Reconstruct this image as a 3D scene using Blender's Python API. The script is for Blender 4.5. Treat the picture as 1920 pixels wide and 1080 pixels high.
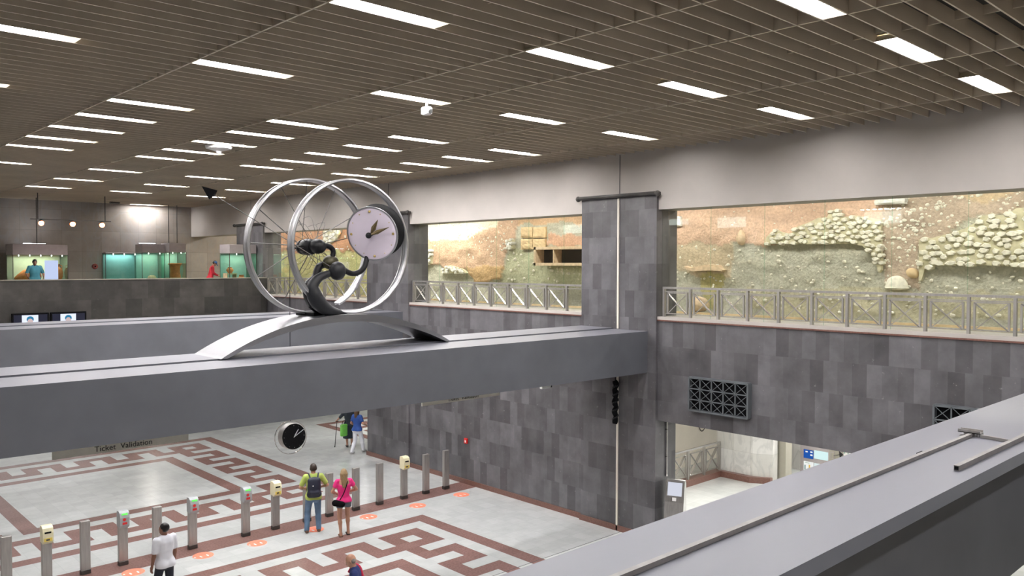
import bpy, math, random
import numpy as np
from mathutils import Vector, Matrix
random.seed(11)
rng = np.random.RandomState(5)
D = bpy.data
SC = bpy.context.scene
COL = SC.collection
for _o in list(D.objects):
    D.objects.remove(_o)

# ------------------------------------------------------------------ camera
FPX = 1545.0
YAW, PIT, ROLL, EYE = math.radians(43.24), math.radians(1.6), math.radians(0.1), 7.0
Fw = np.array([math.sin(YAW)*math.cos(PIT), math.cos(YAW)*math.cos(PIT), -math.sin(PIT)])
Rt = np.array([math.cos(YAW), -math.sin(YAW), 0.0])
Up = np.cross(Rt, Fw)
Rt, Up = math.cos(ROLL)*Rt+math.sin(ROLL)*Up, math.cos(ROLL)*Up-math.sin(ROLL)*Rt
cam = D.cameras.new('camera'); cam_o = D.objects.new('camera', cam); COL.objects.link(cam_o)
cam.sensor_width = 36.0; cam.lens = 36.0*FPX/1920.0; cam.clip_end = 300
cam_o.matrix_world = Matrix(((Rt[0], Up[0], -Fw[0], 0), (Rt[1], Up[1], -Fw[1], 0), (Rt[2], Up[2], -Fw[2], EYE), (0, 0, 0, 1)))
SC.camera = cam_o

def _ray(px, py): return Fw*FPX + Rt*(px-960.0) + Up*(540.0-py)
def on_z(px, py, z):
    d = _ray(px, py); t = (z-EYE)/d[2]; return Vector((d[0]*t, d[1]*t, z))
def on_x(px, py, x):
    d = _ray(px, py); t = x/d[0]; return Vector((x, d[1]*t, EYE+d[2]*t))
def on_y(px, py, y):
    d = _ray(px, py); t = y/d[1]; return Vector((d[0]*t, y, EYE+d[2]*t))

# ------------------------------------------------------------------ world, view
W = D.worlds.new('world'); SC.world = W; W.use_nodes = True
W.node_tree.nodes['Background'].inputs[0].default_value = (0.95, 0.93, 0.9, 1)
W.node_tree.nodes['Background'].inputs[1].default_value = 0.3
SC.view_settings.view_transform = 'Standard'; SC.view_settings.look = 'None'
SC.view_settings.gamma = 1; SC.view_settings.use_curve_mapping = False
SC.view_settings.exposure = 1.1
SC.cycles.max_bounces = 6; SC.cycles.diffuse_bounces = 4; SC.cycles.glossy_bounces = 3
SC.cycles.transparent_max_bounces = 10; SC.cycles.transmission_bounces = 4
SC.cycles.caustics_reflective = False; SC.cycles.caustics_refractive = False
SC.cycles.sample_clamp_indirect = 4.0
SC.cycles.use_denoising = True
LAMP_W = 44.0        # emission of the ceiling lamps
TUBE_W = 33.0        # emission of the tubes over the excavation wall

# ------------------------------------------------------------------ main sizes
XW = 16.88           # plane of the long grey wall
XP = 16.80           # face of the pillars
CZ = 9.88            # underside of the louvres
LZ = 8.40            # underside of the lintel
UF = 5.50            # upper floor
PILL = [(12.58, 15.09), (23.08, 25.62), (33.80, 36.40)]
BEAM_Z0, BEAM_Z1 = 4.27, 5.34

# ------------------------------------------------------------------ mesh helper
class MB:
    def __init__(s): s.v = []; s.f = []; s.m = []
    def add(s, vs, fs, mi=0):
        b = len(s.v); s.v.extend([tuple(v) for v in vs])
        for f in fs: s.f.append(tuple(i+b for i in f)); s.m.append(mi)
        return s
    def box(s, x0, x1, y0, y1, z0, z1, mi=0):
        vs = [(x, y, z) for x in (x0, x1) for y in (y0, y1) for z in (z0, z1)]
        return s.add(vs, [(0,1,3,2),(4,6,7,5),(0,4,5,1),(2,3,7,6),(0,2,6,4),(1,5,7,3)], mi)
    def bev(s, x0, x1, y0, y1, z0, z1, b, mi=0):
        "box with chamfered vertical and horizontal edges"
        vs = []
        for (zz, ins) in ((z0, b), (z0+b, 0), (z1-b, 0), (z1, b)):
            for (x, y) in ((x0+b, y0), (x1-b, y0), (x1, y0+b), (x1, y1-b), (x1-b, y1), (x0+b, y1), (x0, y1-b), (x0, y0+b)):
                cx, cy = (x0+x1)/2, (y0+y1)/2
                x2 = x+(ins if x < cx else -ins); y2 = y+(ins if y < cy else -ins)
                vs.append((x2, y2, zz))
        fs = [tuple(range(7, -1, -1)), tuple(range(24, 32))]
        for k in range(3):
            for i in range(8):
                j = (i+1) % 8; fs.append((k*8+i, k*8+j, k*8+8+j, k*8+8+i))
        return s.add(vs, fs, mi)
    def bar(s, p, q, w, h, up=(0, 0, 1), mi=0):
        p, q = Vector(p), Vector(q); d = (q-p).normalized(); u = Vector(up)
        a = d.cross(u).normalized(); b = a.cross(d).normalized()
        vs = [c+a*(i*w/2)+b*(j*h/2) for c in (p, q) for (i, j) in ((-1,-1),(1,-1),(1,1),(-1,1))]
        return s.add(vs, [(3,2,1,0),(4,5,6,7),(0,1,5,4),(1,2,6,5),(2,3,7,6),(3,0,4,7)], mi)
    def tube(s, pts, rad, n=10, cap=True, mi=0, flat=None):
        pts = [Vector(p) for p in pts]
        if not hasattr(rad, '__len__'): rad = [rad]*len(pts)
        rings = []; prev = None
        for i, p in enumerate(pts):
            t = (pts[min(i+1, len(pts)-1)]-pts[max(i-1, 0)]).normalized()
            if prev is None:
                a = t.orthogonal().normalized()
            else:
                a = (prev-t*prev.dot(t)).normalized()
            prev = a; b = t.cross(a)
            rings.append([p+(a*math.cos(2*math.pi*k/n)+b*math.sin(2*math.pi*k/n))*rad[i] for k in range(n)])
        if flat is not None:
            ax, fac = flat
            for i, r in enumerate(rings):
                for k in range(n):
                    dv = r[k]-pts[i]; dv = dv+Vector([dv[j]*(fac-1) if j == ax else 0 for j in range(3)]); r[k] = pts[i]+dv
        vs = [v for r in rings for v in r]; fs = []
        for i in range(len(pts)-1):
            for k in range(n):
                l = (k+1) % n; fs.append((i*n+k, i*n+l, i*n+n+l, i*n+n+k))
        if cap:
            fs.append(tuple(range(n-1, -1, -1))); fs.append(tuple(range((len(pts)-1)*n, len(pts)*n)))
        return s.add(vs, fs, mi)
    def ball(s, c, r, n=16, m=10, mi=0):
        if not hasattr(r, '__len__'): r = (r, r, r)
        vs = [(c[0], c[1], c[2]-r[2])]; fs = []
        for i in range(1, m):
            a = -math.pi/2+math.pi*i/m
            for k in range(n):
                b = 2*math.pi*k/n
                vs.append((c[0]+r[0]*math.cos(a)*math.cos(b), c[1]+r[1]*math.cos(a)*math.sin(b), c[2]+r[2]*math.sin(a)))
        vs.append((c[0], c[1], c[2]+r[2])); T = len(vs)-1
        for k in range(n):
            l = (k+1) % n
            fs.append((0, 1+l, 1+k)); fs.append((T, 1+(m-2)*n+k, 1+(m-2)*n+l))
            for i in range(m-2): fs.append((1+i*n+k, 1+i*n+l, 1+(i+1)*n+l, 1+(i+1)*n+k))
        return s.add(vs, fs, mi)
    def lathe(s, prof, c=(0, 0, 0), axis=(0, 0, 1), n=24, mi=0, a0=0.0, a1=2*math.pi, closed=False):
        "prof = [(radius, height)], revolved about axis through c; closed=ring profile"
        ax = Vector(axis).normalized()
        u = Vector((0, 0, 1)).cross(ax)
        if u.length < 1e-4: u = Vector((1, 0, 0))
        u.normalize(); w = ax.cross(u)
        full = abs(a1-a0-2*math.pi) < 1e-6; N = n if full else n+1; P = len(prof); vs = []; fs = []
        for i in range(N):
            a = a0+(a1-a0)*i/n; d = u*math.cos(a)+w*math.sin(a)
            for (r, h) in prof: vs.append(Vector(c)+d*r+ax*h)
        for i in range(n):
            j = (i+1) % N if full else i+1
            for k in range(P if closed else P-1):
                l = (k+1) % P; fs.append((i*P+k, j*P+k, j*P+l, i*P+l))
        if closed and not full:
            fs.append(tuple(range(P-1, -1, -1))); fs.append(tuple((N-1)*P+k for k in range(P)))
        return s.add(vs, fs, mi)
    def prism(s, poly, z0, z1, mi=0):
        n = len(poly); vs = [(x, y, z0) for x, y in poly]+[(x, y, z1) for x, y in poly]
        fs = [tuple(range(n-1, -1, -1)), tuple(range(n, 2*n))]+[(i, (i+1) % n, n+(i+1) % n, n+i) for i in range(n)]
        return s.add(vs, fs, mi)
    def xform(s, M):
        s.v = [tuple(M @ Vector(v)) for v in s.v]; return s
    def build(s, name, mat, parent=None, off=(0, 0, 0), smooth=False):
        me = D.meshes.new(name)
        vs = [(v[0]-off[0], v[1]-off[1], v[2]-off[2]) for v in s.v]
        me.from_pydata(vs, [], s.f)
        for mm in (mat if isinstance(mat, (list, tuple)) else [mat]): me.materials.append(mm)
        if any(s.m): me.polygons.foreach_set('material_index', s.m)
        me.validate(); me.update()
        if smooth:
            me.polygons.foreach_set('use_smooth', [True]*len(me.polygons))
            try: me.set_sharp_from_angle(angle=math.radians(40))
            except Exception: pass
        o = D.objects.new(name, me); COL.objects.link(o)
        if parent is not None: o.parent = parent
        return o

def tag(o, label, cat, group=None, kind=None):
    if label: o['label'] = label
    if cat: o['category'] = cat
    if group: o['group'] = group
    if kind: o['kind'] = kind
    return o
def thing(name, label, cat, loc=(0, 0, 0), rz=0.0, group=None):
    o = D.objects.new(name, None); COL.objects.link(o); o.empty_display_size = 0.1
    o.location = loc; o.rotation_euler = (0, 0, rz)
    return tag(o, label, cat, group)
def struct(o, label=None):
    o['kind'] = 'structure'
    if label: o['label'] = label
    return o
KIDS = {}
def dup(root, loc, rz=None, label=None):
    r = root.copy(); COL.objects.link(r); r.location = loc
    if rz is not None: r.rotation_euler = (0, 0, rz)
    if label: r['label'] = label
    for ch in [c for c in D.objects if c.parent == root]:
        c = ch.copy(); COL.objects.link(c); c.parent = r
        for g in [x for x in D.objects if x.parent == ch]:
            d = g.copy(); COL.objects.link(d); d.parent = c
    return r

# ------------------------------------------------------------------ materials
def nt(name):
    m = D.materials.new(name); m.use_nodes = True; t = m.node_tree
    return m, t, t.nodes['Principled BSDF'], t.nodes.new, t.links.new
def pmat(name, col, rough=0.5, metal=0.0, var=0.10, scale=6.0, bump=0.0, spec=0.5, stretch=(1, 1, 1), emit=None, es=0.0, alpha=None, trans=0.0):
    m, t, p, N, L = nt(name)
    tc = N('ShaderNodeTexCoord'); mp = N('ShaderNodeMapping'); mp.inputs['Scale'].default_value = stretch
    L(tc.outputs['Object'], mp.inputs['Vector'])
    nz = N('ShaderNodeTexNoise'); nz.inputs['Scale'].default_value = scale; nz.inputs['Detail'].default_value = 5
    L(mp.outputs['Vector'], nz.inputs['Vector'])
    cr = N('ShaderNodeValToRGB'); cr.color_ramp.elements[0].position = 0.3; cr.color_ramp.elements[1].position = 0.7
    lo = [max(0, c*(1-var)) for c in col]; hi = [min(1, c*(1+var)) for c in col]
    cr.color_ramp.elements[0].color = (*lo, 1); cr.color_ramp.elements[1].color = (*hi, 1)
    L(nz.outputs['Fac'], cr.inputs['Fac']); L(cr.outputs['Color'], p.inputs['Base Color'])
    p.inputs['Roughness'].default_value = rough; p.inputs['Metallic'].default_value = metal
    p.inputs['Specular IOR Level'].default_value = spec
    if trans: p.inputs['Transmission Weight'].default_value = trans
    if emit: p.inputs['Emission Color'].default_value = (*emit, 1); p.inputs['Emission Strength'].default_value = es
    if bump:
        b = N('ShaderNodeBump'); b.inputs['Strength'].default_value = bump; b.inputs['Distance'].default_value = 0.02
        L(nz.outputs['Fac'], b.inputs['Height']); L(b.outputs['Normal'], p.inputs['Normal'])
    return m
def emat(name, col, s):
    m = D.materials.new(name); m.use_nodes = True; t = m.node_tree; t.nodes.clear()
    e = t.nodes.new('ShaderNodeEmission'); o = t.nodes.new('ShaderNodeOutputMaterial')
    e.inputs[0].default_value = (*col, 1); e.inputs[1].default_value = s; t.links.new(e.outputs[0], o.inputs[0])
    return m
def glass(name, tint=(1, 1, 1), refl=1.0):
    m = D.materials.new(name); m.use_nodes = True; t = m.node_tree; t.nodes.clear(); N = t.nodes.new; L = t.links.new
    tr = N('ShaderNodeBsdfTransparent'); gl = N('ShaderNodeBsdfGlossy'); fr = N('ShaderNodeFresnel'); mx = N('ShaderNodeMixShader'); o = N('ShaderNodeOutputMaterial')
    tr.inputs[0].default_value = (*tint, 1); gl.inputs['Roughness'].default_value = 0.01; gl.inputs[0].default_value = (1, 1, 1, 1)
    gm = N('ShaderNodeNewGeometry'); io = N('ShaderNodeMapRange'); io.inputs['To Min'].default_value = 1.5; io.inputs['To Max'].default_value = 1/1.5
    L(gm.outputs['Backfacing'], io.inputs['Value']); L(io.outputs[0], fr.inputs[0])
    mu = N('ShaderNodeMath'); mu.operation = 'MULTIPLY'; mu.inputs[1].default_value = refl; mu.use_clamp = True
    L(fr.outputs[0], mu.inputs[0]); L(mu.outputs[0], mx.inputs[0]); L(tr.outputs[0], mx.inputs[1]); L(gl.outputs[0], mx.inputs[2]); L(mx.outputs[0], o.inputs[0])
    return m

def tiled(name, bw, rh, c1, c2, mortar, msize, rough, voff=0.0, uoff=0.0, offset=0.5, var=0.25, nscale=1.6, fleck=0.0, vein=0.0, horiz=False, bump=0.15):
    m, t, p, N, L = nt(name)
    g = N('ShaderNodeNewGeometry'); s = N('ShaderNodeSeparateXYZ'); L(g.outputs['Position'], s.inputs[0])
    cb = N('ShaderNodeCombineXYZ')
    if horiz:
        L(s.outputs['X'], cb.inputs['X']); L(s.outputs['Y'], cb.inputs['Y'])
    else:
        a = N('ShaderNodeMath'); a.operation = 'ADD'; L(s.outputs['X'], a.inputs[0]); L(s.outputs['Y'], a.inputs[1])
        b = N('ShaderNodeMath'); b.operation = 'ADD'; L(s.outputs['Z'], b.inputs[0]); b.inputs[1].default_value = voff+69.0*rh
        a2 = N('ShaderNodeMath'); a2.operation = 'ADD'; L(a.outputs[0], a2.inputs[0]); a2.inputs[1].default_value = uoff
        L(a2.outputs[0], cb.inputs['X']); L(b.outputs[0], cb.inputs['Y'])
    bk = N('ShaderNodeTexBrick'); bk.offset = offset; bk.offset_frequency = 2; bk.squash = 1.0
    L(cb.outputs[0], bk.inputs['Vector'])
    bk.inputs['Scale'].default_value = 1.0; bk.inputs['Brick Width'].default_value = bw; bk.inputs['Row Height'].default_value = rh
    bk.inputs['Mortar Size'].default_value = msize; bk.inputs['Mortar Smooth'].default_value = 0.3; bk.inputs['Bias'].default_value = 0.0
    bk.inputs['Color1'].default_value = (*c1, 1); bk.inputs['Color2'].default_value = (*c2, 1); bk.inputs['Mortar'].default_value = (*mortar, 1)
    nz = N('ShaderNodeTexNoise'); nz.inputs['Scale'].default_value = nscale; nz.inputs['Detail'].default_value = 8; nz.inputs['Roughness'].default_value = 0.6
    L(g.outputs['Position'], nz.inputs['Vector'])
    mr = N('ShaderNodeMapRange'); mr.inputs['From Min'].default_value = 0.3; mr.inputs['From Max'].default_value = 0.7
    mr.inputs['To Min'].default_value = 1-var; mr.inputs['To Max'].default_value = 1+var
    L(nz.outputs['Fac'], mr.inputs[0])
    mu = N('ShaderNodeVectorMath'); mu.operation = 'SCALE'; L(bk.outputs['Color'], mu.inputs[0]); L(mr.outputs[0], mu.inputs['Scale'])
    last = mu.outputs[0]
    if fleck:
        n2 = N('ShaderNodeTexNoise'); n2.inputs['Scale'].default_value = 9.0; n2.inputs['Detail'].default_value = 6; n2.inputs['Roughness'].default_value = 0.75
        L(g.outputs['Position'], n2.inputs['Vector'])
        r2 = N('ShaderNodeMapRange'); r2.inputs['From Min'].default_value = 0.64; r2.inputs['From Max'].default_value = 0.72
        L(n2.outputs['Fac'], r2.inputs[0]); m2 = N('ShaderNodeMath'); m2.operation = 'MULTIPLY'; m2.inputs[1].default_value = fleck; L(r2.outputs[0], m2.inputs[0])
        mx = N('ShaderNodeMixRGB'); L(m2.outputs[0], mx.inputs[0]); L(last, mx.inputs[1]); mx.inputs[2].default_value = (0.45, 0.44, 0.43, 1); last = mx.outputs[0]
    if vein:
        n3 = N('ShaderNodeTexNoise'); n3.inputs['Scale'].default_value = 1.3; n3.inputs['Detail'].default_value = 7; n3.inputs['Distortion'].default_value = 1.4
        mp = N('ShaderNodeMapping'); mp.inputs['Rotation'].default_value = (0.5, 0.6, 0.3); mp.inputs['Scale'].default_value = (1, 1, 0.45)
        L(g.outputs['Position'], mp.inputs['Vector']); L(mp.outputs[0], n3.inputs['Vector'])
        ab = N('ShaderNodeMath'); ab.operation = 'SUBTRACT'; ab.inputs[1].default_value = 0.5; L(n3.outputs['Fac'], ab.inputs[0])
        a2_ = N('ShaderNodeMath'); a2_.operation = 'ABSOLUTE'; L(ab.outputs[0], a2_.inputs[0])
        r3 = N('ShaderNodeMapRange'); r3.inputs['From Min'].default_value = 0.0; r3.inputs['From Max'].default_value = 0.05
        r3.inputs['To Min'].default_value = vein; r3.inputs['To Max'].default_value = 0.0; L(a2_.outputs[0], r3.inputs[0])
        mx = N('ShaderNodeMixRGB'); L(r3.outputs[0], mx.inputs[0]); L(last, mx.inputs[1]); mx.inputs[2].default_value = (0.28, 0.29, 0.30, 1); last = mx.outputs[0]
    L(last, p.inputs['Base Color']); p.inputs['Roughness'].default_value = rough
    if bump:
        b = N('ShaderNodeBump'); b.inputs['Strength'].default_value = bump; b.inputs['Distance'].default_value = 0.01
        L(bk.outputs['Fac'], b.inputs['Height']); b.invert = True; L(b.outputs['Normal'], p.inputs['Normal'])
    return m

M = {}
M['slate'] = tiled('grey slate cladding', 0.31, 0.69, (0.074, 0.071, 0.076), (0.140, 0.136, 0.144), (0.11, 0.108, 0.113), 0.003, 0.38, voff=-0.14, offset=0.42, var=0.28, fleck=0.5)
M['slate_dark'] = tiled('dark slate cladding', 0.62, 0.69, (0.028, 0.027, 0.025), (0.060, 0.056, 0.052), (0.045, 0.042, 0.04), 0.003, 0.42, voff=-0.14, offset=0.37, var=0.35, fleck=0.2)
M['plaster'] = pmat('warm white plaster', (0.455, 0.422, 0.388), 0.85, var=0.05, scale=1.2)
M['cream'] = pmat('cream painted wall', (0.72, 0.67, 0.58), 0.8, var=0.03, scale=2)
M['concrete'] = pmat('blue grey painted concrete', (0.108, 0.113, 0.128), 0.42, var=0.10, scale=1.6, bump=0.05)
def top_lit(m, top):
    "paler colour on upward faces, painting in the light from above"
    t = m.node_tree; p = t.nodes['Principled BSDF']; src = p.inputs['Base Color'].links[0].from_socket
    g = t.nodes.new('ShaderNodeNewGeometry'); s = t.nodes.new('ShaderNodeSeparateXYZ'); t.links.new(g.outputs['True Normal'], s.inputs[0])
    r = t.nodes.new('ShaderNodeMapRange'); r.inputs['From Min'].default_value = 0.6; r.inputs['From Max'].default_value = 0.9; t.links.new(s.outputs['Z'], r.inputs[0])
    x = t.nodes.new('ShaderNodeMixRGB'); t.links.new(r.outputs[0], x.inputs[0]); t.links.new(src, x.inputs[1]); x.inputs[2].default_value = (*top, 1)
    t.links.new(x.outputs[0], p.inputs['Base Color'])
top_lit(M['concrete'], (0.165, 0.167, 0.192))  # light on the beam tops painted into the concrete colour
M['joint'] = pmat('dark joint', (0.05, 0.05, 0.052), 0.8)
M['marble_wall'] = tiled('white marble wall tiles', 0.62, 0.92, (0.52, 0.51, 0.48), (0.62, 0.61, 0.59), (0.40, 0.39, 0.37), 0.004, 0.25, var=0.08, vein=0.3, offset=0.0, bump=0.05)
M['marble_old'] = tiled('stained marble wall tiles', 0.85, 0.95, (0.265, 0.232, 0.205), (0.325, 0.288, 0.26), (0.19, 0.17, 0.15), 0.006, 0.3, var=0.22, nscale=0.7, vein=0.35, offset=0.0, bump=0.05)
M['floor'] = tiled('pale granite floor tiles', 0.41, 0.41, (0.49, 0.505, 0.49), (0.55, 0.565, 0.55), (0.42, 0.435, 0.42), 0.003, 0.2, var=0.06, nscale=3, offset=0.0, horiz=True, bump=0.0)
M['granite'] = tiled('red brown granite', 0.41, 0.41, (0.205, 0.115, 0.100), (0.235, 0.135, 0.118), (0.2, 0.11, 0.09), 0.002, 0.25, var=0.22, nscale=22, offset=0.0, horiz=True, bump=0.0)
M['skirt'] = pmat('red brown granite skirting', (0.17, 0.085, 0.068), 0.3, var=0.2, scale=25)
M['louvre'] = pmat('beige metal louvre', (0.62, 0.54, 0.425), 0.34, var=0.08, scale=0.8)
M['plenum'] = pmat('dark plenum', (0.035, 0.03, 0.025), 0.9)
M['steel'] = pmat('brushed stainless steel', (0.62, 0.61, 0.60), 0.24, 0.9, var=0.10, scale=30, stretch=(1, 1, 0.1))
M['steel_post'] = pmat('satin steel', (0.40, 0.385, 0.365), 0.42, 0.75, var=0.12, scale=20, stretch=(1, 1, 0.1))
M['steel_dk'] = pmat('dark steel', (0.10, 0.095, 0.09), 0.45, 0.7)
M['chrome'] = pmat('chrome', (0.80, 0.80, 0.80), 0.08, 1.0, var=0.02)
M['alu'] = pmat('brushed aluminium', (0.34, 0.34, 0.355), 0.36, 0.95, var=0.05, scale=14, stretch=(0.2, 4, 1))
M['rim'] = pmat('polished wheel steel', (0.50, 0.50, 0.51), 0.36, 0.95, var=0.05)
M['black'] = pmat('matt black', (0.009, 0.009, 0.010), 0.7, spec=0.02)
M['spoke'] = pmat('dull spoke wire', (0.12, 0.115, 0.11), 0.45, 0.4)
M['black_gloss'] = pmat('black painted steel', (0.012, 0.012, 0.014), 0.38, spec=0.22)
M['iron'] = pmat('dark grey cast iron', (0.018, 0.019, 0.022), 0.42, 0.0, var=0.15, spec=0.3)
M['olive'] = pmat('dark bronze', (0.06, 0.055, 0.03), 0.4, 0.4)
M['dial'] = pmat('lavender enamel dial', (0.74, 0.66, 0.75), 0.45, var=0.02)
M['brass'] = pmat('brass', (0.62, 0.46, 0.18), 0.28, 1.0)
M['bronze_hand'] = pmat('bronze hand', (0.16, 0.12, 0.06), 0.35, 0.8)
M['white'] = pmat('white paint', (0.78, 0.78, 0.76), 0.5, var=0.03)
M['reflector'] = pmat('lamp trough white', (0.72, 0.66, 0.52), 0.45, var=0.02)
M['lamp'] = emat('fluorescent light', (1.0, 0.975, 0.99), LAMP_W)
M['tube_warm'] = emat('warm fluorescent light', (1.0, 0.955, 0.87), TUBE_W)
M['glass'] = glass('clear glass', (0.97, 0.985, 0.97), 1.0)
M['glass_green'] = glass('green case glass', (0.80, 0.93, 0.88), 0.9)
M['hood'] = pmat('grey brown case hood', (0.40, 0.36, 0.36), 0.5, var=0.05)
M['panel'] = pmat('beige sign panel', (0.36, 0.34, 0.28), 0.5, var=0.03)
M['panel_l'] = pmat('pale beige sign panel', (0.62, 0.60, 0.52), 0.5, var=0.03)
M['ink'] = pmat('black lettering', (0.01, 0.01, 0.01), 0.5, var=0)
M['orange'] = pmat('orange floor sticker', (0.92, 0.26, 0.16), 0.45, var=0.12, scale=8)
M['terracotta'] = pmat('terracotta', (0.75, 0.22, 0.07), 0.7, var=0.2, scale=8)
M['clay'] = pmat('pale clay', (0.62, 0.48, 0.33), 0.8, var=0.2, scale=8)
M['stone'] = pmat('pale rubble stone', (0.72, 0.70, 0.60), 0.85, var=0.18, scale=9, bump=0.4)
M['stone_w'] = pmat('white stone block', (0.72, 0.72, 0.68), 0.8, var=0.15, scale=9, bump=0.4)
M['stone_o'] = pmat('ochre stone block', (0.66, 0.50, 0.30), 0.85, var=0.15, scale=6, bump=0.3)
M['red'] = pmat('red plastic', (0.62, 0.02, 0.02), 0.35)

# ================================================================== THE SETTING
# ---- floor: granite tiles with inlaid frames of a running key pattern
MOD = 0.41
def key_cell(i, j, N=27):
    if not (0 <= i < N and 0 <= j < N): return None
    ii, jj = min(i, N-1-i), min(j, N-1-j); m = min(ii, jj)
    if m == 0 or m == 6: return True
    if 2 <= ii <= 4 and 2 <= jj <= 4: return not (ii == 3 and jj == 3)
    if 2 <= m <= 4:
        a = i if jj == m else j
        r = (a-5) % 4
        return (m == 4) if r == 0 else (m == 2) if r == 2 else True
    return False
FR = [(13.88, 32.62, -1), (13.88, 18.41, -1), (18.34, 32.04, 1)]    # corner x, top y, direction of x
BANDY = (19.56, 20.36)
xs = {-9.0, 45.0, XW, 0.0}; ys = {-4.0, 62.0, *BANDY}
for (x0, y0, sg) in FR:
    for k in range(28): xs.add(round(x0+sg*MOD*k, 3)); ys.add(round(y0-MOD*k, 3))
xs = sorted(xs); ys = sorted(ys)
mb = MB()
NX = len(xs)
vs = [(x, y, 0.0) for y in ys for x in xs]; fs = []; ms = []
for b in range(len(ys)-1):
    for a in range(NX-1):
        cx, cy = (xs[a]+xs[a+1])/2, (ys[b]+ys[b+1])/2; r = False
        for (x0, y0, sg) in FR:
            k = key_cell(int(math.floor((cx-x0)*sg/MOD)), int(math.floor((y0-cy)/MOD)))
            if k: r = True
        if BANDY[0] < cy < BANDY[1] and cx < XW: r = True
        fs.append((b*NX+a, b*NX+a+1, (b+1)*NX+a+1, (b+1)*NX+a)); ms.append(1 if r else 0)
mb.v = vs; mb.f = fs; mb.m = ms
struct(mb.build('floor', [M['floor'], M['granite']]))
struct(MB().box(-9, XW, 13.66, 13.675, 0.0, 0.002).build('trim_1', M['joint']))

# ---- long grey wall, pillars and lintel on the right
XB = 17.66
struct(MB().box(XW, XB, PILL[0][1], PILL[1][0], 0, 5.62).build('wall_right', M['slate']))
struct(MB().box(XW, XB, -4, PILL[0][0], 3.08, 5.62).build('wall_right', M['slate']))
struct(MB().box(XW, XB, PILL[1][1], PILL[2][0], 3.08, 5.62).build('wall_right', M['slate']))
for k, (y0, y1) in enumerate(PILL):
    z0 = 0 if k < 2 else 3.08
    mb = MB().box(XP, XB+0.002, y0, y1, z0, LZ); mb.box(XP, XW+0.01, y0, y1, LZ, 8.76)
    p = struct(mb.build('pillar', M['slate']))
    c = MB().box(XP-0.07, XW, y0-0.06, y1+0.06, 8.76, 8.84)
    c.tube([(XP-0.075, y0-0.06, 8.80), (XP-0.075, y1+0.06, 8.80)], 0.05, 8)
    c.ball((XP-0.07, y0-0.07, 8.79), 0.075); c.ball((XP-0.07, y1+0.07, 8.79), 0.075)
    struct(c.build('pillar_cap', M['slate_dark'], p))
struct(MB().box(XW, XB, -4, 41.8, LZ, 10.6).build('lintel', M['plaster']))
j = MB()
for (y0, y1) in PILL: j.box(XW-0.004, XW, (y0+y1)/2-0.012, (y0+y1)/2+0.012, 8.84, CZ)
struct(j.build('trim_2', M['joint']))
# pale joint cover running down the middle of the near pillar
JX = 13.80
struct(MB().box(XP-0.03, XP, JX-0.026, JX+0.026, BEAM_Z1, 8.74).box(XP-0.03, XP, JX-0.026, JX+0.026, 0.0, BEAM_Z0).build('trim_3', M['cream']))
# skirting
struct(MB().box(XW-0.03, XW, PILL[0][1], 25.62, 0, 0.15).box(XP-0.03, XP, PILL[0][0]-0.03, PILL[0][1]+0.03, 0, 0.15).box(XP-0.03, XP, PILL[1][0], PILL[1][1]+0.02, 0, 0.15).box(XP-0.03, XB, 25.62, 25.65, 0, 0.15).build('baseboard_right', M['skirt']))
# marble ledges under the railings
led = MB(); led2 = MB()
for (y0, y1) in ((-4, PILL[0][0]), (PILL[0][1], PILL[1][0]), (PILL[1][1], PILL[2][0])):
    led.box(XW-0.03, XB+0.1, y0, y1, 5.635, 5.71); led2.box(XW-0.035, XW+0.2, y0, y1, 5.60, 5.635)
struct(led.build('trim_5', M['plaster'])); struct(led2.build('trim_6', M['skirt']))

# ---- deep painted beams that cross the hall
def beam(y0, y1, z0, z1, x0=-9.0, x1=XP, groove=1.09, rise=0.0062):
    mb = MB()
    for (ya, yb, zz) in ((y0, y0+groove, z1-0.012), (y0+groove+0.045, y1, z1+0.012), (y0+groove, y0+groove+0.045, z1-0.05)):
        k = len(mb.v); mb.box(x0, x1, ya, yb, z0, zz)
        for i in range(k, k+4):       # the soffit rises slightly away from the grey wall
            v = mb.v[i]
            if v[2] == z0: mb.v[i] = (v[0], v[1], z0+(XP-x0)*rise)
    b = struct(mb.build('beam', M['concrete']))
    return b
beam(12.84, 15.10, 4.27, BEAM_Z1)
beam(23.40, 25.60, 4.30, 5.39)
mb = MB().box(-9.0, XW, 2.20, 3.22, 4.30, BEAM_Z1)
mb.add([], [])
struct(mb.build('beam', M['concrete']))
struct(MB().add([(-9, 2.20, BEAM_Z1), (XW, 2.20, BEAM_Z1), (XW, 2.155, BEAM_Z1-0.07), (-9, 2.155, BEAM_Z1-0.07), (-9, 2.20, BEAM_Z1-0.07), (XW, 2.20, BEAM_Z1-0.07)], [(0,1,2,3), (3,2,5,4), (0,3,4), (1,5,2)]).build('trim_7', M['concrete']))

# ---- ceiling: louvre blades under a dark plenum
SP = 0.3125
mb = MB()
k = -38
while True:
    y = 7.9+SP/2+SP*k; k += 1
    if y > 41.7: break
    mb.box(-9, XW, y-0.011, y+0.011, CZ, CZ+0.21)
for x in (-7.2, -4.2, -2.7, 0.3, 1.8, 4.78, 7.80, 9.33, 12.32, 15.42):
    mb.box(x-0.013, x+0.013, -4, 41.8, CZ, CZ+0.20)
for x in (-5.7, -1.2, 3.3, 6.3, 10.82, 13.85):
    mb.box(x-0.01, x+0.01, -4, 41.8, CZ+0.10, CZ+0.21)
struct(mb.build('ceiling', M['louvre']))
struct(MB().box(-9, XW, -4, 41.8, 10.55, 10.65).build('ceiling', M['plenum']))

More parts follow.
